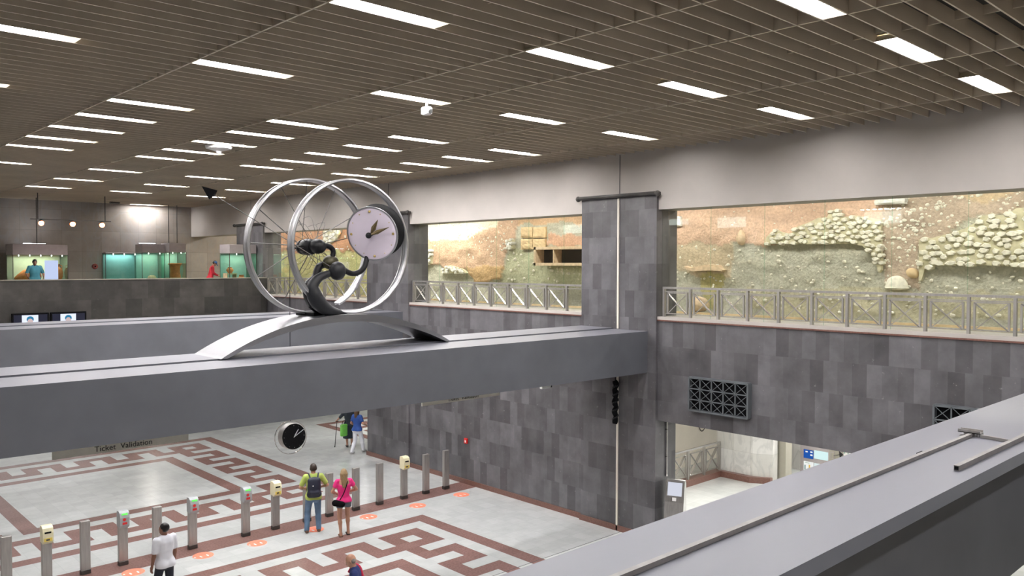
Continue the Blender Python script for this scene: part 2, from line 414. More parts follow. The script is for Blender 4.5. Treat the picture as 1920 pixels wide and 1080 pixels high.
# ---- upper floor at the far end, its parapet and marble end wall
struct(MB().box(-9, XW, 33.75, 41.8, 5.1, UF).build('floor', M['marble_old']))
struct(MB().box(-9, XP, 33.47, 33.75, 3.1, 6.41).build('wall_parapet', M['slate_dark']))
struct(MB().box(-9, XP, 33.44, 33.78, 6.41, 6.44).build('trim_8', M['panel']))
struct(MB().box(-9, 20.6, 41.8, 42.1, UF, 10.6).build('wall_back', M['marble_old']))
struct(MB().box(-9.2, -9, -4, 62, 0, 10.6).build('wall_left', M['plaster']))
struct(MB().box(-9, 45, -4.2, -4, 0, 10.6).build('wall_front', M['plaster']))
# near bridge the photographer stands on
struct(MB().box(-9, 6, -4, 1.0, 5.1, 5.4).build('floor', M['marble_old']))

# ---- gallery behind the grey wall
struct(MB().box(XB, 24.0, -4, 66, 5.12, UF).build('floor', pmat('olive earth floor', (0.30, 0.28, 0.20), 0.9, var=0.15)))
struct(MB().box(XB, 24.0, -4, 66, 9.55, 9.7).build('ceiling', M['plaster']))
struct(MB().box(XB, 24.0, -4.2, -4.0, UF, 9.6).build('wall_front', M['plaster']))
struct(MB().box(20.6, 24.0, 66, 66.2, UF, 9.6).build('wall_back', M['plaster']))
for i, (y0, y1) in enumerate(((-4, PILL[0][0]), (PILL[0][1], PILL[1][0]), (PILL[1][1], PILL[2][0]))):
    g = MB().box(XW+0.16, XW+0.168, y0, y1, 5.71, LZ)
    struct(g.build('window_%d' % (i+1), M['glass']))
    e = MB(); y = y1-1.42
    while y > y0+0.3:
        e.box(XW+0.155, XW+0.173, y-0.003, y+0.003, 5.71, LZ); y -= 1.42
    struct(e.build('window_seal', M['glass_green'], D.objects['window_%d' % (i+1)]))

# ---- lower hall seen through the opening at the right
struct(MB().box(XB, 45, -4, 62, 3.08, 3.3).build('ceiling', M['plaster']))
struct(MB().box(XB, 27, 16.6, 16.8, 0, 3.08).build('wall_stair', M['cream']))
struct(MB().box(23.8, 24.1, 13.95, 15.28, 0, 3.08).build('wall_marble', M['marble_wall']))
struct(MB().prism([(23.8, 13.95), (24.1, 13.4), (24.4, 13.4), (24.1, 13.95)], 0, 3.08).build('wall_marble', M['marble_wall']))
struct(MB().box(26.4, 26.6, 2, 14.6, 0, 3.08).build('wall_marble', M['marble_wall']))
cx = on_x(1440, 850, 24.6); cx2 = on_x(1476, 850, 24.6)
struct(MB().box(24.5, 24.9, cx2.y, cx.y-0.14, 0, 3.08).box(24.45, 24.7, cx.y-0.12, cx.y+0.1, 0, 3.08).build('column', M['panel']))
struct(MB().box(18.0, 24.1, 15.0, 15.3, 0, 0.19).box(23.62, 23.8, 13.95, 15.0, 0, 0.19).prism([(23.62, 13.95), (23.8, 13.95), (24.1, 13.4), (23.95, 13.4)], 0, 0.19).build('baseboard_stair', M['skirt']))
struct(MB().box(XB, 45, 61.8, 62, 0, 3.08).build('wall_back', M['cream']))
struct(MB().box(44.8, 45, -4, 62, 0, 3.08).build('wall_far', M['cream']))
# unseen light panels added to brighten the lower hall
def fill_panel(x0, x1, y0, y1, z, label):
    t = thing('added_fill_light', label, 'light', ((x0+x1)/2, (y0+y1)/2, z))
    o = t.location
    MB().box(x0, x1, y0, y1, z-0.02, z+0.04).build('frame', M['white'], t, o)
    MB().box(x0+0.05, x1-0.05, y0+0.05, y1-0.05, z-0.03, z-0.02).build('diffuser', M['fill_low'], t, o)
M['fill_low'] = emat('lower hall fill light', (1, 0.98, 0.93), 9.0)
for i, (x, y, w) in enumerate(((20.4, 9.5, 'nearest the grey lattice vent'), (20.4, 13.2, 'in front of the stair railing'), (25.4, 11.5, 'in front of the lit notice board'), (24.4, 5.5, 'farthest to the right in the lower hall'), (20.4, 29.5, 'behind the end of the long grey wall'), (25.0, 35.0, 'deep in the lower hall past the walking woman'))):
    fill_panel(x-0.9, x+0.9, y-0.9, y+0.9, 3.03, 'added unseen square lower hall fill light '+w)

# ================================================================== CEILING LAMPS
lampY = [-23, -11, 0, 12, 24, 30, 36, 42, 48, 61, 73, 85, 107]  # first row is out of view, added to light the near beam
lampX = [(1.85, 3.10), (4.86, 6.10), (7.84, 9.16), (10.84, 12.16), (13.86, 15.24)]
def make_lamp(w):
    t = thing('louvre_lamp', '', 'lamp')
    h = SP/2-0.013
    mb = MB()     # trough with sloping ends
    z = 0.10
    mb.add([(-0.09, -h, 0), (w+0.16, -h, 0), (w+0.16, h, 0), (-0.09, h, 0), (0, -h, z), (w, -h, z), (w, h, z), (0, h, z)], [(0,1,5,4), (1,2,6,5), (2,3,7,6), (3,0,4,7)])
    mb.box(-0.09, w+0.16, -h-0.001, h+0.001, 0.115, 0.2)
    mb.build('trough', M['reflector'], t)
    MB().box(0.03, w-0.03, -h+0.012, h-0.05, 0.04, 0.06).build('diffuser', M['lamp'], t)
    MB().box(0.03, w-0.03, h-0.036, h-0.008, 0.04, 0.06).build('tube', M['lamp'], t)
    return t
ordw = ['first', 'second', 'third', 'fourth', 'fifth', 'sixth', 'seventh', 'eighth', 'ninth', 'tenth', 'eleventh', 'twelfth', 'last']
roww = ['farthest from the pillars', 'second farthest from the pillars', 'midway across the ceiling', 'second nearest the pillars', 'nearest the pillars']
protos = {}
for ci, (xa, xb) in enumerate(lampX):
    w = xb-xa
    for li, k in enumerate(lampY):
        y = 7.9+SP*k
        if ci == 1 and li > 9: continue
        if ci == 0 and li > 4: continue
        if ci in (2, 3) and li > 11: continue
        lab = 'recessed fluorescent lamp, %s from the near end of the row %s' % (ordw[li], roww[ci])
        if ci not in protos: t = make_lamp(w); protos[ci] = t
        else: t = dup(protos[ci], (0, 0, 0))
        t.location = (xa, y, CZ+0.004); t['label'] = lab; t['group'] = 'fluorescent lamps in the louvred ceiling'

# long light fittings above the excavation wall, behind the lintel
for i, y in enumerate(np.arange(0.5, 60, 3.0)):
    t = thing('strip_light', 'long strip light above the excavation wall', 'light', (20.3, float(y), 9.45), 0, 'strip lights above the excavation wall')
    if i == 0:
        st0 = t
        MB().box(-0.12, 0.12, -1.1, 1.1, 0.0, 0.09).build('housing', M['white'], t); MB().box(-0.09, 0.09, -1.05, 1.05, -0.03, 0.0).build('tube', M['tube_warm'], t)
    else:
        D.objects.remove(t); dup(st0, (20.3, float(y), 9.45))

# brighter fitting close to the pale top of the middle bay
t = thing('strip_light', 'bright strip light close to the pale top of the middle bay wall', 'light', (21.2, 28.2, 9.1))
MB().box(-0.10, 0.10, -2.6, 2.6, 0.0, 0.09).build('housing', M['white'], t); MB().box(-0.08, 0.08, -2.5, 2.5, -0.03, 0.0).build('tube', emat('bright strip', (1.0, 0.95, 0.84), 24.0), t)
MB().tube([(0, -2, 0.09), (0, -2, 0.45)], 0.015, 8).tube([(0, 2, 0.09), (0, 2, 0.45)], 0.015, 8).build('hanger', M['steel_dk'], t)
# lit boards with a tube above on the opposite wall; the gallery glass mirrors them
for k, (xa, xb, yy) in enumerate(((1248, 1292, 398.5), (1336, 1402, 402.5), (1610, 1696, 391.5), (975, 1017, 420), (1049, 1100, 417))):
    a, b = on_x(xa, yy, 2*(XW+0.16)+8.8), on_x(xb, yy, 2*(XW+0.16)+8.8)
    t = thing('wall_light', 'lit board on the opposite wall, its mirror image %s' % ('touching the near pillar', 'second from the near pillar', 'farthest right', 'left in the middle bay', 'right in the middle bay')[k], 'light', (-8.98, (a.y+b.y)/2, a.z-0.9), 0)
    w = (a.y-b.y)/2
    MB().box(-0.02, 0.16, -w, w, 0.86, 0.90).build('housing', M['white'], t)
    MB().box(0.16, 0.18, -w, w, 0.82, 0.96).build('tube', emat('wall tube', (1, 0.98, 0.94), 110.0), t)
    MB().box(-0.02, 0.03, -w*0.8, w*0.8, 0.1, 0.70).build('board', emat('lit board', (0.9, 1.0, 0.92), 1.7), t)

# ================================================================== EXCAVATION WALL
SX = 22.2
def SW(px, py): v = on_x(px, py, SX); return (v.y, v.z)
def c6(x, y): return SW(1220+x/2.743, 340+y/2.743)
def c5(x, y): return SW(740+x/3.177, 340+y/3.177)
def inside(poly, Y, Z):
    r = np.zeros(Y.shape, bool); n = len(poly)
    for i in range(n):
        (x1, y1), (x2, y2) = poly[i], poly[(i+1) % n]
        c = ((y1 > Z) != (y2 > Z)) & (Y < (x2-x1)*(Z-y1)/((y2-y1) if y2 != y1 else 1e-9)+x1)
        r ^= c
    return r
def vnoise(Y, Z, s, seed):
    r = np.random.RandomState(seed).rand(256, 256)
    u, v = Y*s, Z*s; i, j = np.floor(u).astype(int), np.floor(v).astype(int); a, b = u-i, v-j
    a, b = a*a*(3-2*a), b*b*(3-2*b); g = lambda p, q: r[p % 256, q % 256]
    return (g(i, j)*(1-a)+g(i+1, j)*a)*(1-b)+(g(i, j+1)*(1-a)+g(i+1, j+1)*a)*b
S0 = 0.065
gy = np.arange(-3.9, 66, S0); gz = np.arange(UF-0.02, 9.56, S0)
GY, GZ = np.meshgrid(gy, gz)
WYn = GY+0.25*(vnoise(GY, GZ, 2.2, 3)-0.5); WZn = GZ+0.25*(vnoise(GY, GZ, 2.2, 4)-0.5)
greenc = np.array([0.46, 0.455, 0.375]); redc = np.array([0.60, 0.42, 0.31]); brownc = np.array([0.46, 0.37, 0.29]); tanc = np.array([0.50, 0.42, 0.30]); glarec = np.array([0.76, 0.72, 0.58])
colr = np.tile(greenc, GY.shape+(1,)).astype(float)
relief = np.zeros(GY.shape)
def paint(poly, c, h=0.0):
    m = inside(poly, WYn, WZn); colr[m] = c; relief[m] += h
T = -60
# near bay
paint([c6(100, T), c6(1250, T), c6(1200, 200), c6(600, 330), c6(430, 320), c6(60, 320)], redc, 0.05)
paint([c6(1200, T), c6(2300, T), c6(2300, 130), c6(1920, 150), c6(1700, 180), c6(1580, 240), c6(1400, 300), c6(1395, 540), c6(1210, 548), c6(1195, 300)], brownc, 0.03)
paint([c6(1330, T), c6(2300, T), c6(2300, 60), c6(1920, 60), c6(1700, 110)], (0.56, 0.44, 0.29), 0.0)
paint([c6(60, 320), c6(430, 320), c6(430, 480), c6(370, 500), c6(60, 450)], tanc, 0.03)
paint([c6(270, 480), c6(385, 480), c6(360, 560), c6(350, 660), c6(290, 660), c6(280, 560)], (0.46, 0.42, 0.20), 0.0)
paint([c6(1190, 560), c6(2300, 575), c6(2300, 720), c6(800, 690), c6(500, 650), c6(480, 560)], (0.47, 0.44, 0.31), 0.0)
# middle bay
paint([c5(150, 200), c5(735, 200), c5(730, 330), c5(680, 400), c5(655, 600), c5(480, 602), c5(450, 545), c5(200, 495), c5(150, 400)], (0.55, 0.38, 0.27), 0.06)
paint([c5(440, 510), c5(670, 510), c5(655, 600), c5(480, 602)], (0.56, 0.38, 0.20), 0.04)
paint([c5(150, 200), c5(680, 200), c5(620, 262), c5(530, 300), c5(470, 340), c5(150, 345)], glarec, -0.02)  # pale patch paints the lamp glare into the earth colour
paint([c5(735, 200), c5(1300, 180), c5(1300, 245), c5(735, 262)], (0.60, 0.41, 0.26), 0.0)
paint([c5(915, 318), c5(1300, 318), c5(1300, 395), c5(915, 390)], (0.58, 0.37, 0.26), 0.05)
paint([c5(690, 405), c5(1300, 490), c5(1300, 640), c5(650, 610)], (0.46, 0.47, 0.33), 0.0)
# far bay
paint([SW(440, 380), SW(762, 380), SW(762, 430), SW(735, 470), SW(440, 474)], (0.55, 0.30, 0.18), 0.05)
paint([SW(440, 474), SW(735, 470), SW(762, 560), SW(440, 560)], (0.47, 0.45, 0.22), 0.0)
n1 = vnoise(GY, GZ, 9, 1); n2 = vnoise(GY, GZ, 3, 2); n3 = vnoise(GY, GZ*2.5, 1.3, 6)
disp = relief+0.03*n1+0.05*n2+0.05*n3
colr *= (0.86+0.28*n3)[..., None]*(0.93+0.14*n1)[..., None]
nzr, nyc = GY.shape
me = D.meshes.new('excavation_wall')
V = np.stack([SX-disp, GY, GZ], -1).reshape(-1, 3)
idx = np.arange(nzr*nyc).reshape(nzr, nyc)
F = np.stack([idx[:-1, :-1], idx[1:, :-1], idx[1:, 1:], idx[:-1, 1:]], -1).reshape(-1, 4)
me.from_pydata(V.tolist(), [], F.tolist())
ca = me.color_attributes.new('soil', 'FLOAT_COLOR', 'POINT')
ca.data.foreach_set('color', np.concatenate([np.clip(colr, 0, 1), np.ones(GY.shape+(1,))], -1).reshape(-1).astype(np.float32))
me.polygons.foreach_set('use_smooth', [True]*len(me.polygons))
m, t, p, N, L = nt('excavated earth')
a = N('ShaderNodeVertexColor'); a.layer_name = 'soil'
g = N('ShaderNodeTexCoord'); nz = N('ShaderNodeTexNoise'); nz.inputs['Scale'].default_value = 14; nz.inputs['Detail'].default_value = 6
L(g.outputs['Object'], nz.inputs['Vector'])
mr = N('ShaderNodeMapRange'); mr.inputs['From Min'].default_value = 0.3; mr.inputs['From Max'].default_value = 0.7; mr.inputs['To Min'].default_value = 0.85; mr.inputs['To Max'].default_value = 1.15
L(nz.outputs['Fac'], mr.inputs[0]); s = N('ShaderNodeVectorMath'); s.operation = 'SCALE'; L(a.outputs[0], s.inputs[0]); L(mr.outputs[0], s.inputs['Scale'])
L(s.outputs[0], p.inputs['Base Color']); p.inputs['Roughness'].default_value = 0.9
b = N('ShaderNodeBump'); b.inputs['Strength'].default_value = 0.7; b.inputs['Distance'].default_value = 0.04; L(nz.outputs['Fac'], b.inputs['Height']); L(b.outputs[0], p.inputs['Normal'])
me.materials.append(m)
ex = D.objects.new('wall_excavation', me); COL.objects.link(ex); struct(ex)
struct(MB().box(24.0, 24.1, -4, 66, UF, 9.6).build('wall_right', M['plaster']))
struct(MB().box(SX-0.75, SX-0.68, -4, 60, UF, UF+0.06).build('trim_9', M['stone_o']))

def pebble(mb, y, z, r, seed, px=0.5):
    q = np.random.RandomState(seed); sy, sz = r*(0.8+0.5*q.rand()), r*(0.6+0.4*q.rand())
    b = len(mb.v); mb.ball((SX-0.09-px*r*0.3, y, z), (r*px, sy, sz), 7, 5)
    for i in range(b, len(mb.v)):
        v = mb.v[i]; mb.v[i] = (v[0], v[1]+q.uniform(-1, 1)*r*0.14, v[2]+q.uniform(-1, 1)*r*0.14)
M['mortar'] = pmat('pale lime mortar', (0.55, 0.52, 0.36), 0.9, var=0.15, scale=8, bump=0.3)
pb = MB(); sd = 0
def scatter(poly, n, r0, r1):
    global sd
    P = np.array(poly); lo, hi = P.min(0), P.max(0); c = 0
    while c < n:
        y, z = rng.uniform(lo[0], hi[0]), rng.uniform(lo[1], hi[1])
        if inside(poly, np.array([y]), np.array([z]))[0]:
            sd += 1; c += 1; pebble(pb, y, z, rng.uniform(r0, r1), sd)
scatter([c6(1200, 30), c6(1920, 0), c6(1920, 150), c6(1580, 240), c6(1400, 300), c6(1395, 540), c6(1210, 545)], 330, 0.015, 0.055)
scatter([c6(140, 90), c6(1200, 60), c6(900, 170), c6(600, 320), c6(140, 315)], 90, 0.015, 0.04)
scatter([c6(140, 320), c6(600, 340), c6(1180, 440), c6(1200, 690), c6(300, 640), c6(140, 600)], 150, 0.02, 0.06)
scatter([c6(1400, 500), c6(1920, 450), c6(1920, 700), c6(1200, 680), c6(1200, 570)], 60, 0.02, 0.06)
scatter([c5(200, 250), c5(720, 240), c5(680, 410), c5(640, 500), c5(440, 490), c5(240, 420)], 260, 0.025, 0.06)
scatter([c5(690, 420), c5(1130, 500), c5(1130, 600), c5(660, 590)], 50, 0.03, 0.07)
scatter([SW(560, 430), SW(690, 425), SW(690, 520), SW(560, 520)], 60, 0.03, 0.09)
tag(pb.build('pebble', M['stone'], smooth=True), 'pebbles scattered across the reddish and green excavated earth', 'pebbles', kind='stuff')

def masonry(poly, label, dy, dz, mat='stone', prot=0.13, name='rubble_masonry'):
    P = np.array(poly); lo, hi = P.min(0), P.max(0); mb = MB()
    ce = P.mean(0)
    z = lo[1]; row = 0; sdd = int(abs(lo[0]*100))
    q = np.random.RandomState(sdd % 9999)
    while z < hi[1]:
        y = lo[0]+(row % 2)*dy/2
        while y < hi[0]:
            yy, zz = y+q.uniform(-.32, .32)*dy, z+q.uniform(-.34, .34)*dz
            w = dy*q.uniform(0.78, 1.12)
            if inside(poly, np.array([yy]), np.array([zz]))[0]:
                k = q.randint(5, 8); b = len(mb.v); ph = q.uniform(0, 6.28)
                ring = [(yy+w*0.52*math.cos(ph+6.283*i/k)*q.uniform(.72, 1.15), zz+dz*0.53*math.sin(ph+6.283*i/k)*q.uniform(.85, 1.1)) for i in range(k)]
                d = prot*q.uniform(0.75, 1.25)
                d += 0.15; vs = [(SX-0.02, a, c) for a, c in ring]+[(SX-d*0.93, yy+(a-yy)*.95, zz+(c-zz)*.95) for a, c in ring]+[(SX-d, yy+(a-yy)*.72, zz+(c-zz)*.70) for a, c in ring]
                fs = [(i, (i+1) % k, k+(i+1) % k, k+i) for i in range(k)]+[(k+i, k+(i+1) % k, 2*k+(i+1) % k, 2*k+i) for i in range(k)]+[tuple(range(2*k, 3*k))]
                mb.add(vs, fs)
            y += dy
        z += dz; row += 1
    # mortar bed behind the stones
    ring = [(y, z) for y, z in poly]; n = len(ring)
    t_ = thing(name, label, 'stone masonry', (SX, float(ce[0]), float(ce[1])))
    mb.build('stones', M[mat], t_, t_.location)
    bd = MB().add([(SX-0.15-prot*0.45, a, c) for a, c in ring]+[(SX, a, c) for a, c in ring], [tuple(range(n))]+[(i, (i+1) % n, n+(i+1) % n, n+i) for i in range(n)])
    bd.build('mortar_bed', M['mortar'], t_, t_.location)
masonry([c6(605, 322), c6(612, 290), c6(640, 262), c6(665, 250), c6(690, 262), c6(740, 270), c6(770, 235), c6(830, 212), c6(880, 190), c6(925, 185), c6(945, 150), c6(985, 148), c6(1000, 185), c6(1080, 178), c6(1170, 195), c6(1202, 200), c6(1202, 455), c6(1188, 470), c6(1170, 410), c6(1140, 360), c6(1105, 332), c6(1040, 320), c6(880, 326), c6(740, 322)],
        'pale rubble wall piece with stepped peak, left of two over the near railing', 0.20, 0.122)
masonry([c6(1395, 300), c6(1470, 290), c6(1570, 265), c6(1640, 240), c6(1700, 205), c6(1720, 178), c6(1840, 175), c6(1895, 140), c6(2100, 130), c6(2100, 436), c6(1700, 432), c6(1560, 430), c6(1480, 434), c6(1425, 452), c6(1408, 510), c6(1395, 510)],
        'long pale rubble stone wall piece that runs to the right edge above the railing', 0.235, 0.145)
masonry([c5(150, 408), c5(242, 403), c5(242, 490), c5(150, 495)], 'small pale rubble patch beside the second pillar', 0.2, 0.15, 'stone_w')
masonry([c5(296, 545), c5(305, 522), c5(345, 500), c5(375, 508), c5(425, 522), c5(450, 546), c5(380, 548)], 'low ridge of white rubble in the middle bay', 0.16, 0.12, 'stone_w')
masonry([c5(690, 352), c5(724, 346), c5(724, 402), c5(686, 405)], 'small white rubble plug left of the four ochre blocks', 0.16, 0.12, 'stone_w')
masonry([SW(612, 430), SW(628, 420), SW(648, 424), SW(640, 445), SW(622, 462), SW(612, 450)], 'white rubble patch seen through the near wheel', 0.3, 0.2, 'stone_w')

def rough_block(name, label, cat, y0, y1, z0, z1, d, mat, seed=1, group=None, x0=SX+0.02):
    q = np.random.RandomState(seed); n = 7
    mb = MB(); g = []
    for i in range(n):
        for j in range(n):
            e = (0 if 0 < i < n-1 and 0 < j < n-1 else 0.035)
            g.append((SX-d+e+q.uniform(-.012, .012), y0+(y1-y0)*i/(n-1)+q.uniform(-.012, .012), z0+(z1-z0)*j/(n-1)+q.uniform(-.01, .01)))
    fs = [(i*n+j, (i+1)*n+j, (i+1)*n+j+1, i*n+j+1) for i in range(n-1) for j in range(n-1)]
    per = [(0, j) for j in range(n)]+[(i, n-1) for i in range(1, n)]+[(n-1, j) for j in range(n-2, -1, -1)]+[(i, 0) for i in range(n-2, 0, -1)]
    b = len(g)
    for (i, j) in per: v = g[i*n+j]; g.append((x0, v[1], v[2]))
    for k in range(len(per)):
        l = (k+1) % len(per); fs.append((per[k][0]*n+per[k][1], per[l][0]*n+per[l][1], b+l, b+k))
    fs.append(tuple(b+k for k in range(len(per))))
    mb.add(g, fs)
    return tag(mb.build(name, M[mat], smooth=False), label, cat, group)
a, b = c6(1175, 124), c6(1330, 82)
rough_block('stone_block', 'white pitted stone block high on the excavation wall right of the near pillar', 'stone', b[0], a[0], a[1], b[1], 0.34, 'stone_w', 3)
a, b = c6(100, 236), c6(173, 180)
rough_block('stone_block', 'cream stone block at the left end of the near bay under the lintel', 'stone', b[0], a[0], a[1], b[1], 0.25, 'stone_w', 4)
kk = 0
for (xa, xb) in ((770, 838), (842, 916)):
    for (ya, yb) in ((272, 338), (343, 406)):
        a, b = c5(xa, yb), c5(xb, ya); kk += 1
        rough_block('ochre_block', 'squared ochre stone block, %s %s of the four in the middle bay' % ('upper' if ya < 300 else 'lower', 'left' if xa < 800 else 'right'), 'stone', b[0], a[0], a[1], b[1], 0.2, 'stone_o', 20+kk)
# clay channel with an open front
(ya, za), (yb, zb) = c5(912, 502), c5(1320, 385)
t_ = thing('clay_channel', 'long clay channel with a dark open front behind the middle railing', 'channel', (SX, (ya+yb)/2, za))
mb = MB(); d = 0.75; w = 0.1
mb.box(SX-d, SX, yb, ya, za, za+w).box(SX-d, SX, yb, ya, zb-w, zb).box(SX-d, SX, ya-w, ya, za, zb).box(SX-0.06, SX, yb, ya, za, zb)
mb.build('channel_body', M['clay'], t_, t_.location)
MB().box(SX-0.3, SX-0.07, yb, ya-w, za+w, zb-w).build('shade_fill', M['plenum'], t_, t_.location)  # near-black block painting in the shade inside the channel
MB().box(SX-d+0.02, SX-0.1, ya-1.0, ya-0.97, za+w, zb-w).box(SX-d+0.02, SX-0.1, ya-2.6, ya-2.57, za+w, zb-w).build('divider', M['clay'], t_, t_.location)
# ledge slab, boulders, pot
p0 = [c6(203, 435), c6(240, 446), c6(285, 434), c6(330, 428), c6(372, 432), c6(402, 456), c6(395, 462), c6(330, 458), c6(250, 462), c6(215, 452)]
n = len(p0)
mb = MB().add([(SX-0.35, y, z) for y, z in p0]+[(SX, y, z) for y, z in p0], [tuple(range(n))]+[(i, (i+1) % n, n+(i+1) % n, n+i) for i in range(n)])
tag(mb.build('stone_ledge', M['clay']), 'thin wavy stone ledge jutting from the green earth in the near bay', 'stone')
def boulder(cy, cz, ry, rz, rx, label, mat, seed, lump=0.06, half=False, name='boulder', rot=0.0):
    mb = MB().ball((0, 0, 0), (rx, ry, rz), 20, 14); q = np.random.RandomState(seed)
    vv = []
    for (x, y, z) in mb.v:
        k = 1+lump*(math.sin(9*y+seed)+math.sin(13*z+2*seed)+math.cos(11*x))/3+q.uniform(-lump, lump)*.35
        if half and z < 0: z *= 0.25
        y, z = y*math.cos(rot)-z*math.sin(rot), y*math.sin(rot)+z*math.cos(rot)
        vv.append((SX-0.12+x*k, cy+y*k, cz+z*k))
    mb.v = vv
    return tag(mb.build(name, M[mat], smooth=True), label, 'stone')
y, z = c6(1357, 472)
boulder(y, z, 0.165, 0.125, 0.15, 'smooth egg shaped cream boulder between the two rubble walls', 'stone_o', 2, 0.02, rot=0.45)
y, z = c6(1276, 545)
boulder(y, z, 0.29, 0.29, 0.2, 'rough half round grey boulder just above the railing', 'stone', 5, 0.12, True)
y, z = c6(478, 288)
boulder(y, z, 0.14, 0.2, 0.14, 'small pointed brown stone on the reddish earth', 'clay', 8, 0.2)
y, z = c6(295, 630)
t_ = thing('clay_pot', 'tan clay pot lying on its side behind the near railing', 'pot', (SX-0.5, y, z))
MB().lathe([(0.17, 0.30), (0.21, 0.28), (0.24, 0.15), (0.25, 0), (0.2, -0.2), (0.05, -0.32), (0.0, -0.33)], (0, 0, 0), (-0.7, 0.7, 0.05)).build('pot_body', M['clay'], t_, smooth=True)
MB().lathe([(0.0, 0.2), (0.165, 0.29)], (0, 0, 0), (-0.7, 0.7, 0.05)).build('pot_mouth', M['plenum'], t_)

# ================================================================== RAILINGS
def railing(y1, posts, y0, label, x=16.98, zb=5.70, zt=6.46):
    t = thing('balcony_railing', label, 'railing', (x, (y0+y1)/2, zb)); o = t.location
    MB().box(x-0.025, x+0.025, y0, y1, zt-0.05, zt).build('top_rail', M['steel_post'], t, o)
    MB().box(x-0.012, x+0.012, y0, y1, 6.33, 6.352).build('middle_rail', M['steel_post'], t, o)
    for i, y in enumerate(posts):
        MB().box(x-0.04, x+0.04, y-0.026, y+0.026, zb, zt-0.05).box(x-0.05, x+0.05, y-0.045, y+0.045, zb, zb+0.012).build('post', M['steel_post'], t, o)
    for a, b in zip(posts[:-1], posts[1:]):
        lo, hi = min(a, b)+0.10, max(a, b)-0.10
        z0, z1 = 5.79, 6.31
        mb = MB()
        for yy in (lo, hi): mb.box(x-0.02, x+0.02, yy-0.018, yy+0.018, z0, z1)
        mb.box(x-0.014, x+0.014, lo, hi, z0-0.012, z0+0.012).box(x-0.014, x+0.014, lo, hi, z1-0.012, z1+0.012)
        mb.box(x-0.01, x+0.01, lo-0.09, lo, z0-0.008, z0+0.008).box(x-0.01, x+0.01, hi, hi+0.09, z0-0.008, z0+0.008)
        f = mb.build('cross_panel', M['steel_post'], t, o)
        MB().bar((x-0.012, hi, z1), (x-0.012, lo, z0), 0.018, 0.062, (1, 0, 0)).build('wide_brace', M['steel'], f, o)
        MB().bar((x+0.006, lo, z1), (x+0.006, hi, z0), 0.018, 0.018, (1, 0, 0)).build('thin_brace', M['steel_post'], f, o)
railing(12.5, [12.46-0.7815*k for k in range(0, 20)], -3, 'long steel railing with crossed braces right of the near pillar')
railing(23.05, [23.0-0.8*k for k in range(0, 10)], 15.12, 'steel railing with crossed braces between the two pillars')
railing(33.75, [33.7-0.8*k for k in range(0, 11)], 25.65, 'far steel railing with crossed braces seen through the big wheels')
# stair railing of the lower hall
t_ = thing('stair_railing', 'short steel railing on the brown curb in the lower hall', 'railing', (21, 15.12, 0.19)); o = t_.location
MB().box(18.2, 23.75, 15.09, 15.15, 1.10, 1.15).build('top_rail', M['steel'], t_, o)
pp = [18.3+0.9*k for k in range(7)]
for i, x in enumerate(pp):
    MB().box(x-0.03, x+0.03, 15.08, 15.16, 0.19, 1.10).build('post', M['steel_post'], t_, o)
for a, b in zip(pp[:-1], pp[1:]):
    f = MB().box(a+0.1, a+0.13, 15.1, 15.14, 0.3, 1.0).box(b-0.13, b-0.1, 15.1, 15.14, 0.3, 1.0).box(a+0.1, b-0.1, 15.1, 15.14, 0.98, 1.0).box(a+0.1, b-0.1, 15.1, 15.14, 0.3, 0.32).build('cross_panel', M['steel_post'], t_, o)
    MB().bar((a+0.12, 15.1, 0.99), (b-0.12, 15.1, 0.31), 0.02, 0.04, (0, 1, 0)).build('thin_brace', M['steel_post'], f, o)
    MB().bar((a+0.12, 15.13, 0.31), (b-0.12, 15.13, 0.99), 0.02, 0.09, (0, 1, 0)).build('wide_brace', M['steel'], f, o)

# ================================================================== CLOCK SCULPTURE
S_o = (8.65, 14.45, BEAM_Z1+0.012)
sc = thing('clock_sculpture', 'big kinetic clock sculpture of two steel wheels on an arched plate', 'sculpture', S_o)
def catmull(pts, n=8):
    pts = [Vector(p) for p in pts]; out = []
    for i in range(len(pts)-1):
        p0, p1, p2, p3 = pts[max(i-1, 0)], pts[i], pts[i+1], pts[min(i+2, len(pts)-1)]
        for k in range(n):
            t = k/n
            out.append(0.5*((2*p1)+(-p0+p2)*t+(2*p0-5*p1+4*p2-p3)*t*t+(-p0+3*p1-3*p2+p3)*t*t*t))
    out.append(pts[-1]); return out
# arch: a curved box section plate
xl, xr, za, zt = 6.10, 11.22, BEAM_Z1+0.012, 6.03
hw = (xr-xl)/2; sg = zt-za; R = (hw*hw+sg*sg)/(2*sg); cxx = (xl+xr)/2; czz = zt-R
mb = MB(); n = 60; A = math.asin(hw/R); ya, yb = 13.87, 15.02; vs = []
for i in range(n+1):
    a = -A+2*A*i/n; th = 0.055+0.085*math.cos(a/A*math.pi/2)
    px_, pz_ = math.sin(a), math.cos(a)
    for y, r in ((ya, R), (yb, R), (yb, R-th), (ya, R-th)): vs.append((cxx+px_*r, y, max(za, czz+pz_*r)))
fs = []
for i in range(n):
    for k in range(4): fs.append((i*4+k, (i+1)*4+k, (i+1)*4+(k+1) % 4, i*4+(k+1) % 4))
fs += [(3, 2, 1, 0), tuple(n*4+k for k in range(4))]
mb.add(vs, fs); mb.build('arched_base', M['alu'], sc, S_o, smooth=True)
